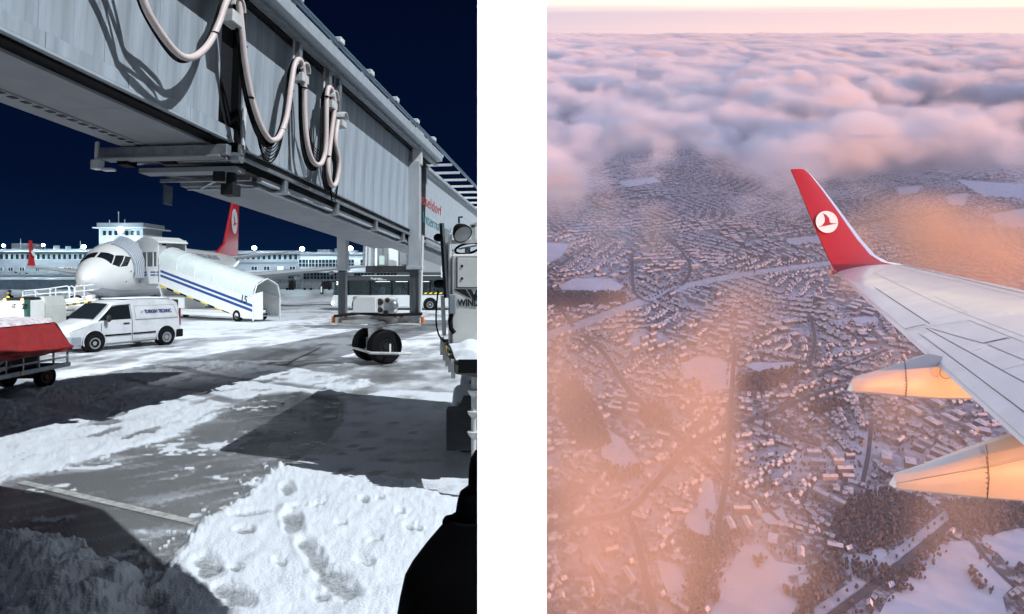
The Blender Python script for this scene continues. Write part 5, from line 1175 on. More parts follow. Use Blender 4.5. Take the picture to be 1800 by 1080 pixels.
ROADS = [([(955,593),(1050,561),(1130,531),(1200,506),(1290,486),(1400,471),(1500,459)],36,1),([(1112,440),(1112,500),(1120,520),(1145,531),(1180,512),(1208,490),(1212,465),(1195,440),(1170,415)],10,0),([(1160,420),(1200,446),(1235,470),(1270,480),(1330,478)],12,1),
 ([(1020,590),(1060,620),(1100,680),(1140,720),(1180,757),(1212,786)],12,0),([(1292,600),(1286,690),(1282,760),(1275,850),(1262,930),(1254,1000)],9,0),([(955,932),(1030,915),(1090,905),(1125,880),(1170,830),(1212,786),(1270,755),(1340,735),(1420,700),(1480,680)],12,0),
 ([(1105,902),(1122,960),(1136,1020),(1152,1090)],10,0),([(1408,1100),(1500,1032),(1582,971),(1652,916),(1702,868)],13,1),([(1440,1100),(1522,1040),(1600,980),(1668,922)],11,0),([(1698,935),(1740,990),(1782,1032),(1812,1056)],6,0),([(1532,745),(1526,800),(1516,850)],7,0),
 ([(1370,393),(1430,411),(1480,401),(1560,386),(1700,372)],26,0),([(955,480),(1010,450),(1030,435)],14,0),([(955,515),(985,545),(1008,575)],9,0),([(1340,735),(1400,770),(1460,790)],7,0),([(960,330),(1030,310),(1110,290),(1180,280)],20,1),([(1212,786),(1250,820),(1275,850)],7,0),
 ([(1275,850),(1330,880),(1370,915)],7,0),([(1425,560),(1432,600),(1420,650)],8,0),([(1440,660),(1500,640),(1560,615)],8,0),([(1640,500),(1720,520),(1830,560)],10,0)]
def sheet(poly, wz, name, m, jag=6):
    P = [Vector((*LG(x,y),0)) for x, y in poly]; out_ = []
    for i, p in enumerate(P):
        q = P[(i+1) % len(P)]; n = max(2, int((q-p).length/25))
        for k in range(n):
            r = p.lerp(q, k/n); out_.append((max(r.x+rnd.uniform(-jag,jag),.3), r.y+rnd.uniform(-jag,jag), wz))
    b = MB(); b.add(out_, [tuple(range(len(out_)))]); o = build_local(b, name, m); return struct(o)
for f in FIELDS: sheet(f, -ALT+.5, 'snow_field', snowf)
for pts, wd, wh in ROADS:
    P = catmull([Vector((*LG(x,y),-ALT+.9)) for x, y in pts], 8); b = MB(); vs_ = []
    for i, p in enumerate(P):
        t = (P[min(i+1,len(P)-1)]-P[max(i-1,0)]).normalized(); n_ = Vector((-t.y,t.x,0))*wd/2; vs_ += [p-n_, p+n_]
    b.add(vs_, [(2*i,2*i+1,2*i+3,2*i+2) for i in range(len(P)-1)]); struct(build_local(b, 'road', roadw if wh else roadm))
# ---- houses
wallc = mat('house_brick', (.22,.165,.145), .85, noise=.4, nscale=1/9); wallp = mat('house_render', (.44,.41,.39), .85, noise=.2, nscale=1/9); rsnow = mat('roof_snow', (.72,.74,.78), .9, noise=.2, nscale=1/6); rdark = mat('roof_tile', (.13,.09,.08), .8)
rng = np.random.default_rng(11)
nd = 420; sv = 560*np.exp(rng.random(nd)*math.log(6200/560)); su = (rng.random(nd)*.86+.0)*(sv*.94+250)
ang = rng.random(nd)*pi; typ = rng.choice([0,0,0,0,0,0,1,1,2], nd); ang[:] = np.round(ang/(pi/8))*(pi/8)+rng.normal(0,.06,nd)
cand = []
for k in range(nd):
    T = typ[k] if sv[k] < 2600 else rng.choice([0,0,0,1,2])
    L0, W0, sa, sb_ = [(8,6.8,9.2,18.5),(21,8.5,31,24),(24,15,42,34)][T]
    big = 260 if sv[k] < 1500 else 420
    ii = np.arange(-big, big, sa); jj = np.arange(-big, big, sb_)
    A, B = np.meshgrid(ii, jj); A = A+rng.normal(0,1.6,A.shape); B = B+rng.normal(0,2.0,B.shape)+6*np.sin(A/45+k)
    if T == 0: B = B+np.where((np.arange(len(jj)) % 2 == 0)[:,None], 5, -5)
    x = su[k]+A*math.cos(ang[k])-B*math.sin(ang[k]); y = sv[k]+A*math.sin(ang[k])+B*math.cos(ang[k])
    x = x.ravel(); y = y.ravel()
    dd = (x[:,None]-su[None])**2+(y[:,None]-sv[None])**2
    ok = (dd.argmin(1) == k) & (x > 12)
    x, y = x[ok], y[ok]
    keep = rng.random(len(x)) < (.80 if T == 0 else .7); x, y = x[keep], y[keep]
    for a, c in zip(x, y):
        cand.append((a, c, ang[k]+(pi/2 if rng.random() < .12 else 0)+rng.normal(0,.03), L0*rng.uniform(.75,1.25), W0*rng.uniform(.85,1.15), (5.5,10,8)[T]*rng.uniform(.8,1.25), T))
cand = np.array(cand)
px_, py_ = to_px(cand[:,0], cand[:,1], -ALT)
ok = (px_ > 935) & (px_ < 1850) & (py_ > 215) & (py_ < 1125)
for poly in FIELDS+WOODS: ok &= poly_sd(poly, px_, py_) < -2.5
for pts, wd, wh in ROADS:
    gpts = [LG(*p) for p in pts]; ok &= line_d(gpts, cand[:,0], cand[:,1]) > wd/2+6
cand = cand[ok]; px_ = px_[ok]; py_ = py_[ok]
print('houses', len(cand))
def house_geo(L, Wd, H, T, rh):
    l, w2 = L/2, Wd/2; e = .5
    if T == 2 or rh <= 0: 
        v = [(-l,-w2,0),(l,-w2,0),(l,w2,0),(-l,w2,0),(-l,-w2,H),(l,-w2,H),(l,w2,H),(-l,w2,H)]
        f = [(0,1,5,4),(1,2,6,5),(2,3,7,6),(3,0,4,7),(4,5,6,7)]; mi = [0,0,0,0,1]
        return v, f, mi
    v = [(-l,-w2,0),(l,-w2,0),(l,w2,0),(-l,w2,0),(-l,-w2,H),(l,-w2,H),(l,w2,H),(-l,w2,H),(-l,0,H+rh),(l,0,H+rh),
         (-l-e,-w2-e,H-.3),(l+e,-w2-e,H-.3),(l+e,0,H+rh+.4),(-l-e,0,H+rh+.4),(l+e,w2+e,H-.3),(-l-e,w2+e,H-.3)]
    f = [(0,1,5,4),(2,3,7,6),(1,2,6,9,5),(3,0,4,8,7),(10,11,12,13),(13,12,14,15)]; mi = [0,0,0,0,1,1]
    # chimney
    cx = l*.4; v += [(cx-.5,.4,H),(cx+.5,.4,H),(cx+.5,1.4,H),(cx-.5,1.4,H),(cx-.5,.4,H+rh+1.6),(cx+.5,.4,H+rh+1.6),(cx+.5,1.4,H+rh+1.6),(cx-.5,1.4,H+rh+1.6)]
    f += [(16,17,21,20),(17,18,22,21),(18,19,23,22),(19,16,20,23),(20,21,22,23)]; mi += [0,0,0,0,1]
    return v, f, mi
size = cand[:,3]*cand[:,4]/(cand[:,1]**2+ALT**2); vis = (px_ > 962) & (px_ < 1798) & (py_ < 1078)
# hidden by the wing?
wingpoly = [(1460,480),(1560,462),(1810,512),(1810,800),(1470,480)]
vis &= (poly_sd([(1462,478),(1560,465),(1800,515),(1800,780)], px_, py_) < 0)
order = np.argsort(-(size*vis)); ind = set(order[:300].tolist())
variants = {}
def variant(T, j):
    if (T,j) in variants: return variants[(T,j)]
    L, Wd, H = [(11,9,5.5),(32,11,10),(40,24,8)][T]
    v, f, mi = house_geo(L, Wd, H, T, (3.2,2.2,0)[T]); parts = []
    for kind, nm in ((0,'wall'),(1,'roof')):
        fs_ = [q for q, m in zip(f,mi) if m == kind]; me = bpy.data.meshes.new(nm); me.from_pydata(v, [], fs_)
        me.materials.append((wallc,wallp)[j % 2] if kind == 0 else (rdark if j == 3 else rsnow)); me.update(); parts.append(me)
    if T == 1:      # a snow-capped row of roof lights / parapet as the block's stair heads
        b = MB(); b.box((-1.5,-1.8,10.5),(1.5,1.8,13.2)); me = bpy.data.meshes.new('stair_head'); me.from_pydata(b.v,[],b.f); me.materials.append(wallp); parts.append(me)
    if T == 2:
        b = MB(); b.box((-8,-4,8),(4,5,9.4)); b.box((9,-6,8),(14,-1,10)); me = bpy.data.meshes.new('roof_unit'); me.from_pydata(b.v,[],b.f); me.materials.append(rsnow); parts.append(me)
    variants[(T,j)] = parts; return parts
names = ['house','apartment_block','flat_roofed_hall']
cent = {'wood': [np.array([LG(*p) for p in q]) for q in WOODS], 'field': [np.array([LG(*p) for p in q]) for q in FIELDS]}
def near(u, v):
    if min(float(line_d([LG(*p) for p in r[0]], np.array(u), np.array(v)))-r[1]/2 for r in ROADS) < 24: return 'along a road'
    if max(float(poly_sd(q.tolist(), np.array(u), np.array(v))) for q in cent['wood']) > -40: return 'at the edge of a bare wood'
    if max(float(poly_sd(q.tolist(), np.array(u), np.array(v))) for q in cent['field']) > -40: return 'beside an open snow field'
    return 'closed in by other snowy roofs'
V, F, MI = [], [], []
for i, (u, v, a, L, Wd, H, T) in enumerate(cand):
    T = int(T)
    if i in ind:
        j = int(rng.integers(0,4)) if T == 0 else int(rng.integers(0,2))
        o = bpy.data.objects.new(names[T], None); R_COL.objects.link(o); o.empty_display_size = 2
        base = [(11,9,5.5),(32,11,10),(40,24,8)][T]
        o.matrix_basis = MR @ Matrix.Translation((u,v,-ALT)) @ Matrix.Rotation(a,4,'Z') @ Matrix.Diagonal((L/base[0],Wd/base[1],H/base[2],1))
        wl_ = 'brick' if j % 2 == 0 else 'pale'; k_ = L/base[0]; sz = 'short' if k_ < .92 else ('long' if k_ > 1.08 else 'mid-length'); pl_ = near(u, v)
        kd = ['gabled house','gabled apartment block','flat-roofed hall'][T]; rf = 'dark bare-tiled roof' if (T == 0 and j == 3) else 'snowy roof'
        tag(o, f'{sz} {wl_} {kd} with {rf} {pl_}', ['house','apartment block','hall'][T], f'{sz} {wl_} {kd}s {pl_} ({rf})')
        for me in variant(T, j):
            q = bpy.data.objects.new(me.name.split('.')[0], me); R_COL.objects.link(q); q.parent = o
    else:
        vv, ff, mi = house_geo(L, Wd, H, T, (3.2,2.2,0)[T]); off = len(V); ca, sa = math.cos(a), math.sin(a)
        V += [(u+x*ca-y*sa, v+x*sa+y*ca, -ALT+z) for x, y, z in vv]; F += [tuple(q+off for q in f) for f in ff]
        p = rng.random(); MI += [(0 if p < .5 else 1) if m == 0 else (3 if (p > .93 and T == 0) else 2) for m in mi]
me = bpy.data.meshes.new('distant_houses'); me.from_pydata(V, [], F)
for m in (wallc, wallp, rsnow, rdark): me.materials.append(m)
me.polygons.foreach_set('material_index', MI); me.update()
o = bpy.data.objects.new('distant_houses', me); R_COL.objects.link(o); o.matrix_world = MR; stuff(o); o['label'] = 'far rows of snow-roofed houses of the winter town'
# ---- trees: bare winter woods and garden trees
treem = mat('bare_twigs', (.060,.046,.042), .9, noise=.35, nscale=1/3, ncol=(.20,.17,.16))
def trees(name, xs, ys_, hmin, hmax, label):
    V, F = [], []
    for x, y in zip(xs, ys_):
        h = rng.uniform(hmin,hmax); r = h*rng.uniform(.20,.34); n = 5; o_ = len(V); a0 = rng.random()*6
        V.append((x,y,-ALT))
        for lev, (zz, rr) in enumerate(((.35,.8),(.68,1.0))):
            for k in range(n):
                q = rr*r*rng.uniform(.30,1.5); a = a0+2*pi*k/n+lev*.5; V.append((max(x+q*math.cos(a),.3), y+q*math.sin(a), -ALT+h*(zz+rng.uniform(-.08,.08))))
        V.append((x+rng.uniform(-1,1), y+rng.uniform(-1,1), -ALT+h))
        for k in range(n):
            k2 = (k+1) % n; F += [(o_,o_+1+k2,o_+1+k),(o_+1+k,o_+1+k2,o_+1+n+k2),(o_+1+k,o_+1+n+k2,o_+1+n+k),(o_+1+n+k,o_+1+n+k2,o_+1+2*n)]
    me = bpy.data.meshes.new(name); me.from_pydata(V, [], F); me.materials.append(treem); me.update()
    o = bpy.data.objects.new(name, me); R_COL.objects.link(o); o.matrix_world = MR; stuff(o); o['label'] = label; return o
for wi, wpoly in enumerate(WOODS):
    P = np.array([LG(*p) for p in wpoly]); lo, hi = P.min(0), P.max(0); area = (hi-lo).prod(); n = int(min(area/17, 9000))
    x = rng.uniform(lo[0],hi[0],n); y = rng.uniform(lo[1],hi[1],n); k = poly_sd(P.tolist(), x, y)+rng.normal(0,5,n) > 0
    trees('wood', x[k], y[k], 6, 12, 'patch of bare dark winter wood in the snowy land')
n = 9000; v = 600*np.exp(rng.random(n)*math.log(4500/600)); u = rng.random(n)*.85*(v*.94+250)+5
pxt, pyt = to_px(u, v, -ALT); k = (fbm(u/120, v/120, 3, 3) > .46)
for f in FIELDS: k &= poly_sd(f, pxt, pyt) < -1
gpts = [[LG(*p) for p in r[0]] for r in ROADS]
for g_, r in zip(gpts, ROADS): k &= line_d(g_, u, v) > r[1]/2+2
trees('garden_trees', u[k], v[k], 4, 9, 'scattered bare garden trees between the houses')
# roadside rows
xs_, ys2 = [], []
for g_, r in zip(gpts, ROADS):
    for (ax_, ay_), (bx_, by_) in zip(g_[:-1], g_[1:]):
        L = math.hypot(bx_-ax_, by_-ay_); n = int(L/14)
        for q in range(n):
            for sgn in (-1,1):
                if rng.random() < .55:
                    t = (q+rng.random())/n; nx, ny = -(by_-ay_)/L, (bx_-ax_)/L; off = r[1]/2+rng.uniform(3,8); xs_.append(ax_+(bx_-ax_)*t+nx*off*sgn); ys2.append(ay_+(by_-ay_)*t+ny*off*sgn)
trees('roadside_trees', xs_, ys2, 5, 10, 'rows of bare trees along the roads')
# ================================================================== clouds and mist: real volumes
def cloud_mat(name, color, aniso, dens=1.0):
    cm = bpy.data.materials.new(name); cm.use_nodes = True; nt = cm.node_tree; nt.nodes.clear()
    out = nt.nodes.new('ShaderNodeOutputMaterial'); pv = nt.nodes.new('ShaderNodeVolumePrincipled'); nt.links.new(pv.outputs[0], out.inputs['Volume'])
    pv.inputs['Color'].default_value = (*color,1); pv.inputs['Density'].default_value = dens; pv.inputs['Anisotropy'].default_value = aniso
    return cm
cl_m = cloud_mat('cloud', (.985,.985,.99), .2)
def vol(name, lo, hi, res, label, fn, m=cl_m, step=40):
    g = bpy.data.node_groups.new(name, 'GeometryNodeTree'); g.interface.new_socket('Geometry', in_out='OUTPUT', socket_type='NodeSocketGeometry')
    N = g.nodes.new; L = g.links.new
    vc = N('GeometryNodeVolumeCube'); go = N('NodeGroupOutput'); sm = N('GeometryNodeSetMaterial'); sm.inputs['Material'].default_value = m
    vc.inputs['Min'].default_value = lo; vc.inputs['Max'].default_value = hi
    for i, k in enumerate(('Resolution X','Resolution Y','Resolution Z')): vc.inputs[k].default_value = res[i]
    pos = N('GeometryNodeInputPosition').outputs[0]; sx = N('ShaderNodeSeparateXYZ'); L(pos, sx.inputs[0])
    def M(op, a, b=None, c=None, clamp=False):
        n = N('ShaderNodeMath'); n.operation = op; n.use_clamp = clamp
        for i, v in enumerate((a,b,c)):
            if v is None: continue
            if isinstance(v, (int,float)): n.inputs[i].default_value = v
            else: L(v, n.inputs[i])
        return n.outputs[0]
    def noise(scale, det=5, rough=.55, st=(1,1,1), off=(0,0,0)):
        n = N('ShaderNodeTexNoise'); n.inputs['Scale'].default_value = 1/scale; n.inputs['Detail'].default_value = det; n.inputs['Roughness'].default_value = rough
        mp = N('ShaderNodeVectorMath'); mp.operation = 'MULTIPLY_ADD'; mp.inputs[1].default_value = st; mp.inputs[2].default_value = off; L(pos, mp.inputs[0]); L(mp.outputs[0], n.inputs['Vector']); return n.outputs[0]
    def mr(f, a, b, c, d):
        n = N('ShaderNodeMapRange'); n.inputs[1].default_value = a; n.inputs[2].default_value = b; n.inputs[3].default_value = c; n.inputs[4].default_value = d; L(f, n.inputs[0]); return n.outputs[0]
    def blob(c, r):
        d = N('ShaderNodeVectorMath'); d.operation = 'SUBTRACT'; L(pos, d.inputs[0]); d.inputs[1].default_value = c
        s = N('ShaderNodeVectorMath'); s.operation = 'DIVIDE'; L(d.outputs[0], s.inputs[0]); s.inputs[1].default_value = r
        l = N('ShaderNodeVectorMath'); l.operation = 'LENGTH'; L(s.outputs[0], l.inputs[0]); return mr(l.outputs['Value'], 1, 0, 0, 1)
    dn = fn(M, noise, mr, blob, sx.outputs)
    L(dn, vc.inputs['Density']); L(vc.outputs[0], sm.inputs[0]); L(sm.outputs[0], go.inputs[0])
    o = bpy.data.objects.new(name, bpy.data.volumes.new(name)); R_COL.objects.link(o); o.matrix_world = MR
    o.data.render.step_size = step
    md = o.modifiers.new('cloud', 'NODES'); md.node_group = g
    stuff(o); o['label'] = label; return o
def deck(zc, hz, scale, thr0, gainv, dens, thin=None):
    def fn(M, noise, mr, blob, P):
        t = M('DIVIDE', M('SUBTRACT', P[2], zc), hz); t2 = M('MULTIPLY', t, t)
        n = noise(scale, 6, .60, (1,1,1.3)); n2 = noise(scale*3.2, 2, .5, (1,1,.3), (40,7,3))
        c = M('ADD', M('MULTIPLY', n, .7), M('MULTIPLY', n2, .5))
        if gainv: c = M('ADD', c, mr(P[1], gainv[0], gainv[1], gainv[2], gainv[3]))
        d = M('SUBTRACT', M('SUBTRACT', c, thr0), M('MULTIPLY', t2, .22))
        d = M('MINIMUM', M('MULTIPLY', M('MAXIMUM', d, 0), 13), 1)
        if thin: d = M('MULTIPLY', d, mr(P[1], *thin))
        return M('MULTIPLY', d, dens)
    return fn
vol('cloud_deck', (.3,1150,-560), (4300,4800,-250), (270,225,30), 'billowing edge of the broken cloud deck', deck(-400,150,330,.625,(1150,3400,.0,.050),.020,thin=(1150,2800,.16,1)), step=45)
vol('cloud_deck', (.3,4800,-560), (9000,11000,-255), (300,200,18), 'rolling middle of the cloud deck', deck(-400,145,470,.565,None,.017), step=90)
vol('cloud_deck', (.3,11000,-560), (26000,31000,-260), (300,220,10), 'far level sheet of the cloud deck', deck(-400,140,900,.53,None,.012), step=220)
# low wisps above the town; the mist's orange tint stands for a window reflection
def LP(px, py, wz): return (*LG(px, py, wz), wz)
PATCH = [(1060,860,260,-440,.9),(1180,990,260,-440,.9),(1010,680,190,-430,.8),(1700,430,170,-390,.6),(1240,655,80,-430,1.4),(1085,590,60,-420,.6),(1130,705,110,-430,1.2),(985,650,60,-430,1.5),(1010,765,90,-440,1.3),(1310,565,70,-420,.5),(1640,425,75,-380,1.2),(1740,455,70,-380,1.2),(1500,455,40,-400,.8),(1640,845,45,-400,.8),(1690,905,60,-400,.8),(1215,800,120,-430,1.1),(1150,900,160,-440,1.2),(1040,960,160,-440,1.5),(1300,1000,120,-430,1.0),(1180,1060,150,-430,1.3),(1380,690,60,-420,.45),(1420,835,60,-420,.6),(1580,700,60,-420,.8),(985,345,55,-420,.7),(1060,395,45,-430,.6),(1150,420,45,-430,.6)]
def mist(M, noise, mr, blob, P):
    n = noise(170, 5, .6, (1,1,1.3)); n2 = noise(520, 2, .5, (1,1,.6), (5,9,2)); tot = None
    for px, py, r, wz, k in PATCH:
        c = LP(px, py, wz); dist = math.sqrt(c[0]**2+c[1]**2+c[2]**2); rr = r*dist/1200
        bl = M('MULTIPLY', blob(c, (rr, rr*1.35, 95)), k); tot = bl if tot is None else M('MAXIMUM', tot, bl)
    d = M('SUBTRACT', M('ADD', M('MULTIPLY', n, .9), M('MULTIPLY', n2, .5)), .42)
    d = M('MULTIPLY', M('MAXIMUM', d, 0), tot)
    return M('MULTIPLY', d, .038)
vol('mist', (.3,420,-600), (2300,3300,-280), (150,190,22), 'thin cloud wisps above the town with an orange window reflection coloured in', mist, cloud_mat('reflection_tint_mist', (.98,.74,.52), -.25), step=100)
# evening haze filling the air over the town
hz = cloud_mat('evening_haze', (.90,.93,.98), .1, 2.1e-4)
b = MB(); b.box((.13,300,-ALT-20),(9000,9500,-ALT+330)); ho = build_local(b, 'haze', hz); stuff(ho); ho['label'] = 'pale evening haze over the winter land'

# ================================================================== wing of the flying airliner
wing_m = mat('wing_grey', (.56,.52,.48), .28, metal=.35, noise=.10, nscale=.7, coat=.3, stretch=(1,3,1))
wred = mat('winglet_red', (.34,.004,.006), .42, spec=.3); wedge = mat('bare_metal_edge', (.62,.64,.68), .22, metal=.9); wsl = mat('sealant', (.12,.09,.07), .6); wfl = mat('fairing_grey', (.58,.52,.45), .42, noise=.08, nscale=1.5)
wwhite = mat('emblem_white', (.85,.82,.82), .4)
Tte = W(1470,480,17.0); dTE = Vector((-.27,-.945,-.17)); Tle = W(1590,466,17.8); 
LEe = W(1800,511,12.6); dLE = (LEe-Tle)
wg = thing('aircraft_wing', 'grey swept airliner wing with red upturned tip over the snowy town', 'wing', tuple((Tte+Tle)/2))
RT = 12.6; RL = 1.95
def chordpt(r, bq, th=0):
    te = Tte+dTE*(RT*r); le = Tle+dLE*(RL*r); p = te.lerp(le, bq)
    n = (le-te).cross(dTE).normalized(); n = n if n.z > 0 else -n; c = (le-te).length
    return p+n*(c*.055*4*bq**.75*(1-bq)*.62*(1 if th >= 0 else -.6)+th)
def proj(p): return 900+1200*p.x/p.y, 487-1200*(p.z-EYE)/p.y
gr = [(i/160, j/80) for i in range(161) for j in range(81)]; gpx = np.array([proj(chordpt(r, q)) for r, q in gr]); gra = np.array(gr)
def inv(px, py):
    d = ((gpx-np.array((px,py)))**2).sum(1); k = np.argsort(d)[:4]; w_ = 1/(d[k]+.05); return (gra[k]*w_[:,None]).sum(0)/w_.sum()
b = MB(); nr, nc = 30, 22; up_ = [[chordpt(i/nr, j/nc) for j in range(nc+1)] for i in range(nr+1)]; lo_ = [[chordpt(i/nr, j/nc, -1e-9) for j in range(nc+1)] for i in range(nr+1)]
b.loft([u_+l_[::-1][1:-1] for u_, l_ in zip(up_, lo_)]); b.build('wing_skin', wing_m, wg, smooth=True, angle=50)
def onwing(pts, name, m, wd=.012, th=.004):
    wd *= .6
    P = []
    for (a, c) in zip(pts[:-1], pts[1:]):
        r0 = inv(*a); r1 = inv(*c)
        for k in range(9): P.append(chordpt(*(r0+(r1-r0)*k/8), th))
    b = MB(); vs_ = []
    for i, p in enumerate(P):
        t = (P[min(i+1,len(P)-1)]-P[max(i-1,0)]).normalized(); n_ = t.cross(Vector((-.1,-.1,1))).normalized()*wd/2; vs_ += [p-n_, p+n_]
    b.add(vs_, [(2*i,2*i+1,2*i+3,2*i+2) for i in range(len(P)-1)]); return b.build(name, m, wg)
for pts, wd in (([(1538,506),(1634,569)],.03),([(1538,533),(1597,575)],.012),([(1588,582),(1640,573),(1703,563)],.014),([(1592,584),(1644,576),(1704,566)],.010),([(1703,563),(1800,602)],.014),([(1628,577),(1700,617),(1800,673)],.022),([(1730,605),(1776,595)],.012),([(1761,651),(1800,641)],.014),([(1615,587),(1700,650),(1800,725)],.012),([(1534,479),(1640,530),(1800,592)],.010),([(1576,470),(1690,497),(1800,524)],.014),([(1640,520),(1700,550)],.006),([(1520,492),(1565,470)],.008)):
    onwing(pts, 'panel_seam', wsl, wd)
def plate(q, name, m, th):
    C = [inv(*p) for p in q]; n = 6; b = MB(); g_ = []
    for i in range(n+1):
        for j in range(n+1):
            u, v_ = i/n, j/n; g_.append(chordpt(*(((C[0]*(1-u)+C[1]*u)*(1-v_)+(C[3]*(1-u)+C[2]*u)*v_)), th))
    b.add(g_, [(i*(n+1)+j,(i+1)*(n+1)+j,(i+1)*(n+1)+j+1,i*(n+1)+j+1) for i in range(n) for j in range(n)]); return b.build(name, m, wg, smooth=True)
wing2 = mat('wing_grey_light', (.60,.56,.52), .30, metal=.30, noise=.08, nscale=.9)
plate([(1540,511),(1628,571),(1590,579),(1482,487)], 'aileron', wing2, .006)
plate([(1706,568),(1774,594),(1728,604),(1634,577)], 'spoiler', wing2, .008); plate([(1779,597),(1812,608),(1812,638),(1734,606)], 'spoiler', wing2, .008)
plate([(1634,583),(1812,681),(1812,733),(1622,590)], 'flap', wing2, .006); plate([(1610,590),(1812,738),(1812,782),(1592,586)], 'flap', wing_m, .005)
# polished leading edge
b = MB(); rings = []
for i in range(nr+1):
    rings.append([chordpt(i/nr, q, .006) for q in (.93,.96,.985,1.0)])
b.loft(rings, caps=False, close=False); b.build('leading_edge', wedge, wg, smooth=True)
# winglet
SEC = [((1470,480,17.0),(1590,466,17.8)),((1463,467,17.1),(1560,461,18.0)),((1453,447,17.3),(1538,449,18.2)),((1441,420,17.5),(1513,421,18.3)),((1421,372,17.9),(1479,375,18.5)),((1404,330,18.3),(1447,333,18.7)),((1392,302,18.58),(1424,306,18.88)),((1390,298.5,18.6),(1416,299.5,18.85))]
ST_ = [(W(*a), W(*c)) for a, c in SEC]
def wl(i, q, th):
    a, c = ST_[i]; p = a.lerp(c, q); nxt = ST_[min(i+1,len(ST_)-1)]; prv = ST_[max(i-1,0)]
    n = (c-a).cross(nxt[0]-prv[0]).normalized(); n = n if n.y < 0 else -n
    return p+n*th
def ring(i, q0, q1, t):
    qs = np.linspace(q0, q1, 6); return [wl(i,q,t*math.sin(pi*min(max(q,.04),.985))**.5) for q in qs]+[wl(i,q,-t*math.sin(pi*min(max(q,.04),.985))**.5) for q in qs[::-1]]
b = MB(); b.loft([ring(i,.0,.87,.05) for i in range(len(ST_))]); wlo = b.build('winglet', wred, wg, smooth=True)
b = MB(); b.loft([ring(i,.872,1.0,.05) for i in range(len(ST_))]); b.build('winglet_leading_edge', wedge, wg, smooth=True)
def wpt(px, py, th):
    best = None
    for i in range(len(ST_)-1):
        for k in range(12):
            for q in np.linspace(0,1,60):
                a = ST_[i][0].lerp(ST_[i+1][0],k/12).lerp(ST_[i][1].lerp(ST_[i+1][1],k/12), q); x, y = proj(a); d = (x-px)**2+(y-py)**2
                if best is None or d < best[0]: best = (d, a)
    return best[1]
ec = wpt(1450.5,392,0); eu = (wpt(1470,392,0)-ec); ev = (wpt(1450.5,372,0)-ec); en = eu.cross(ev).normalized(); en = en if en.y < 0 else -en
n = 40; b = MB(); b.add([ec+en*.066+eu*.99*math.cos(2*pi*i/n)+ev*1.0*math.sin(2*pi*i/n) for i in range(n)], [tuple(range(n))]); eo = b.build('emblem', wwhite, wlo, world=False); eo.data.transform(wg.matrix_world.inverted())
pts = [(-.42,.78),(-.05,.62),(.20,.30),(.24,.0),(.30,-.10),(.55,-.12),(.96,-.10),(.50,-.22),(-.10,-.38),(-.50,-.46),(-.82,-.54),(-.45,-.36),(-.22,-.05),(-.18,.25),(-.26,.55)]
b = MB(); b.add([ec+en*.071+eu*x+ev*y for x, y in pts], [tuple(range(len(pts)))]); bo = b.build('emblem_bird', wred, wlo, world=False); bo.data.transform(wg.matrix_world.inverted())
b = MB(); c = W(1463,479,16.95); b.box((c.x-.06,c.y-.08,c.z-.05),(c.x+.08,c.y+.08,c.z+.05)); b.build('tail_light', mat('light_glass_red', (.6,.1,.05), .2), wg, bevel=.02)
# flap track fairings
def fairing(bot_, cre, rid, seam, name='flap_fairing'):
    b = MB(); rings = []
    for bo_, c_, r_ in zip(bot_, cre, rid):
        B, C_, R__ = W(*bo_), W(*c_), W(*r_); back = Vector((.03,.42,0))*(.35+.65*min(1,(C_-B).length/.45))*(.15 if not rings else 1)
        m1 = B.lerp(C_,.5)+Vector((0,-.03,0))
        rings.append([B+Vector((0,.05,-.0)), B+Vector((0,-.005,.03)), m1, C_-Vector((0,.0,.015)), C_.lerp(R__,.12), R__, R__+back*.5-Vector((0,0,.05)), B+back])
    b.loft(rings); o = b.build(name, wfl, wg, smooth=True, angle=30)
    i = seam; B, C_, R__ = W(*bot_[i]), W(*cre[i]), W(*rid[i]); m1 = B.lerp(C_,.5)+Vector((0,-.03,0)); e = Vector((0,-.006,.002))
    b = MB(); b.tube([B+e, m1+e, C_+e, R__+Vector((0,0,.006))], .0035, 5); q = b.build('fairing_seam', wsl, o, world=False); q.data.transform(wg.matrix_world.inverted())
    b = MB()
    for k in range(9):
        p = B.lerp(C_, (k+.5)/9)+Vector((-.025,-.036,0)); b.sphere(p, .007, 6, 4)
    q = b.build('rivet_row', wsl, o, world=False); q.data.transform(wg.matrix_world.inverted())
    return o
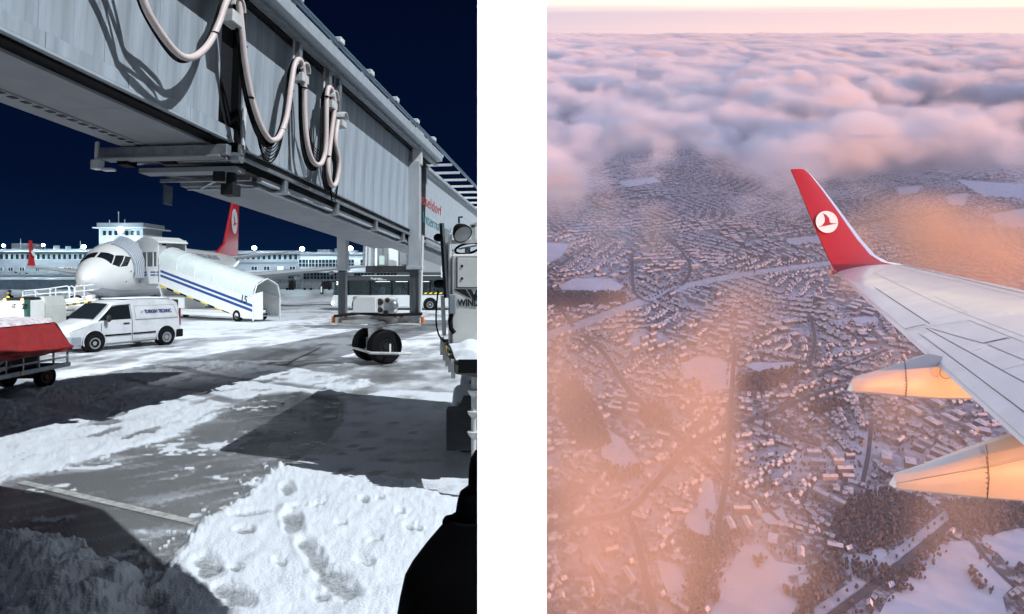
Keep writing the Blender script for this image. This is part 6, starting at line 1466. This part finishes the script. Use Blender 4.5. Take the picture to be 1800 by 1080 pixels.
f1 = fairing([(1498,690,9.2),(1503,692,9.2),(1530,693,9.28),(1592,699,9.4),(1650,703,9.5),(1720,704,9.7)], [(1496,669,9.2),(1503,667,9.2),(1530,664,9.28),(1592,651,9.4),(1640,642,9.5),(1722,650,9.8)], [(1499,664,9.24),(1506,661,9.3),(1535,653,9.36),(1590,636,9.5),(1632,622,9.62),(1722,640,9.9)], 3)
f2 = fairing([(1575,861,7.40),(1582,864,7.40),(1620,867,7.42),(1735,879,7.5),(1800,884,7.56),(1850,887,7.6)], [(1572,838,7.40),(1580,835,7.40),(1620,829,7.42),(1735,799,7.5),(1800,785,7.56),(1850,776,7.6)], [(1576,833,7.43),(1584,829,7.5),(1622,818,7.52),(1733,781,7.62),(1790,763,7.75),(1850,752,7.9)], 3)
b = MB(); b.bar(W(1574,850,7.37), W(1735,822,7.46), .003, .003); q = b.build('fairing_seam', wsl, f2, world=False); q.data.transform(wg.matrix_world.inverted())
b = MB(); b.bar(W(1737,822,7.46), W(1850,795,7.56), .003, .003); q = b.build('fairing_seam', wsl, f2, world=False); q.data.transform(wg.matrix_world.inverted())
b = MB(); cc = W(1662,655,9.44); b.tube([cc+Vector((.09*math.cos(a),-.02,.08*math.sin(a))) for a in np.linspace(2.2,5.6,14)], .004, 5); q = b.build('access_ring', wsl, f1, world=False); q.data.transform(wg.matrix_world.inverted())
COL = L_COL

# ================================================================== each lamp is linked to one place, the fill lamp to the wall end
def link(lamp, cols, extra=(), block_skip=()):
    rc = bpy.data.collections.new(lamp.name+'_lit'); bc_ = bpy.data.collections.new(lamp.name+'_shade')
    for c_ in cols:
        for o in c_.objects:
            if o.type in ('MESH','VOLUME','CURVE'):
                rc.objects.link(o)
                if o.name not in block_skip: bc_.objects.link(o)
    for o in extra: rc.objects.link(o)
    lamp.light_linking.receiver_collection = rc; lamp.light_linking.blocker_collection = bc_
link(sun, [R_COL], block_skip=('sky',))
link(sky, [R_COL], extra=(dw,wall_end), block_skip=('sky',))
link(flood, [L_COL], extra=(dw,wall_end))
link(mast, [L_COL], extra=(dw,wall_end))
link(wall_fill, [], extra=(wall_end,))
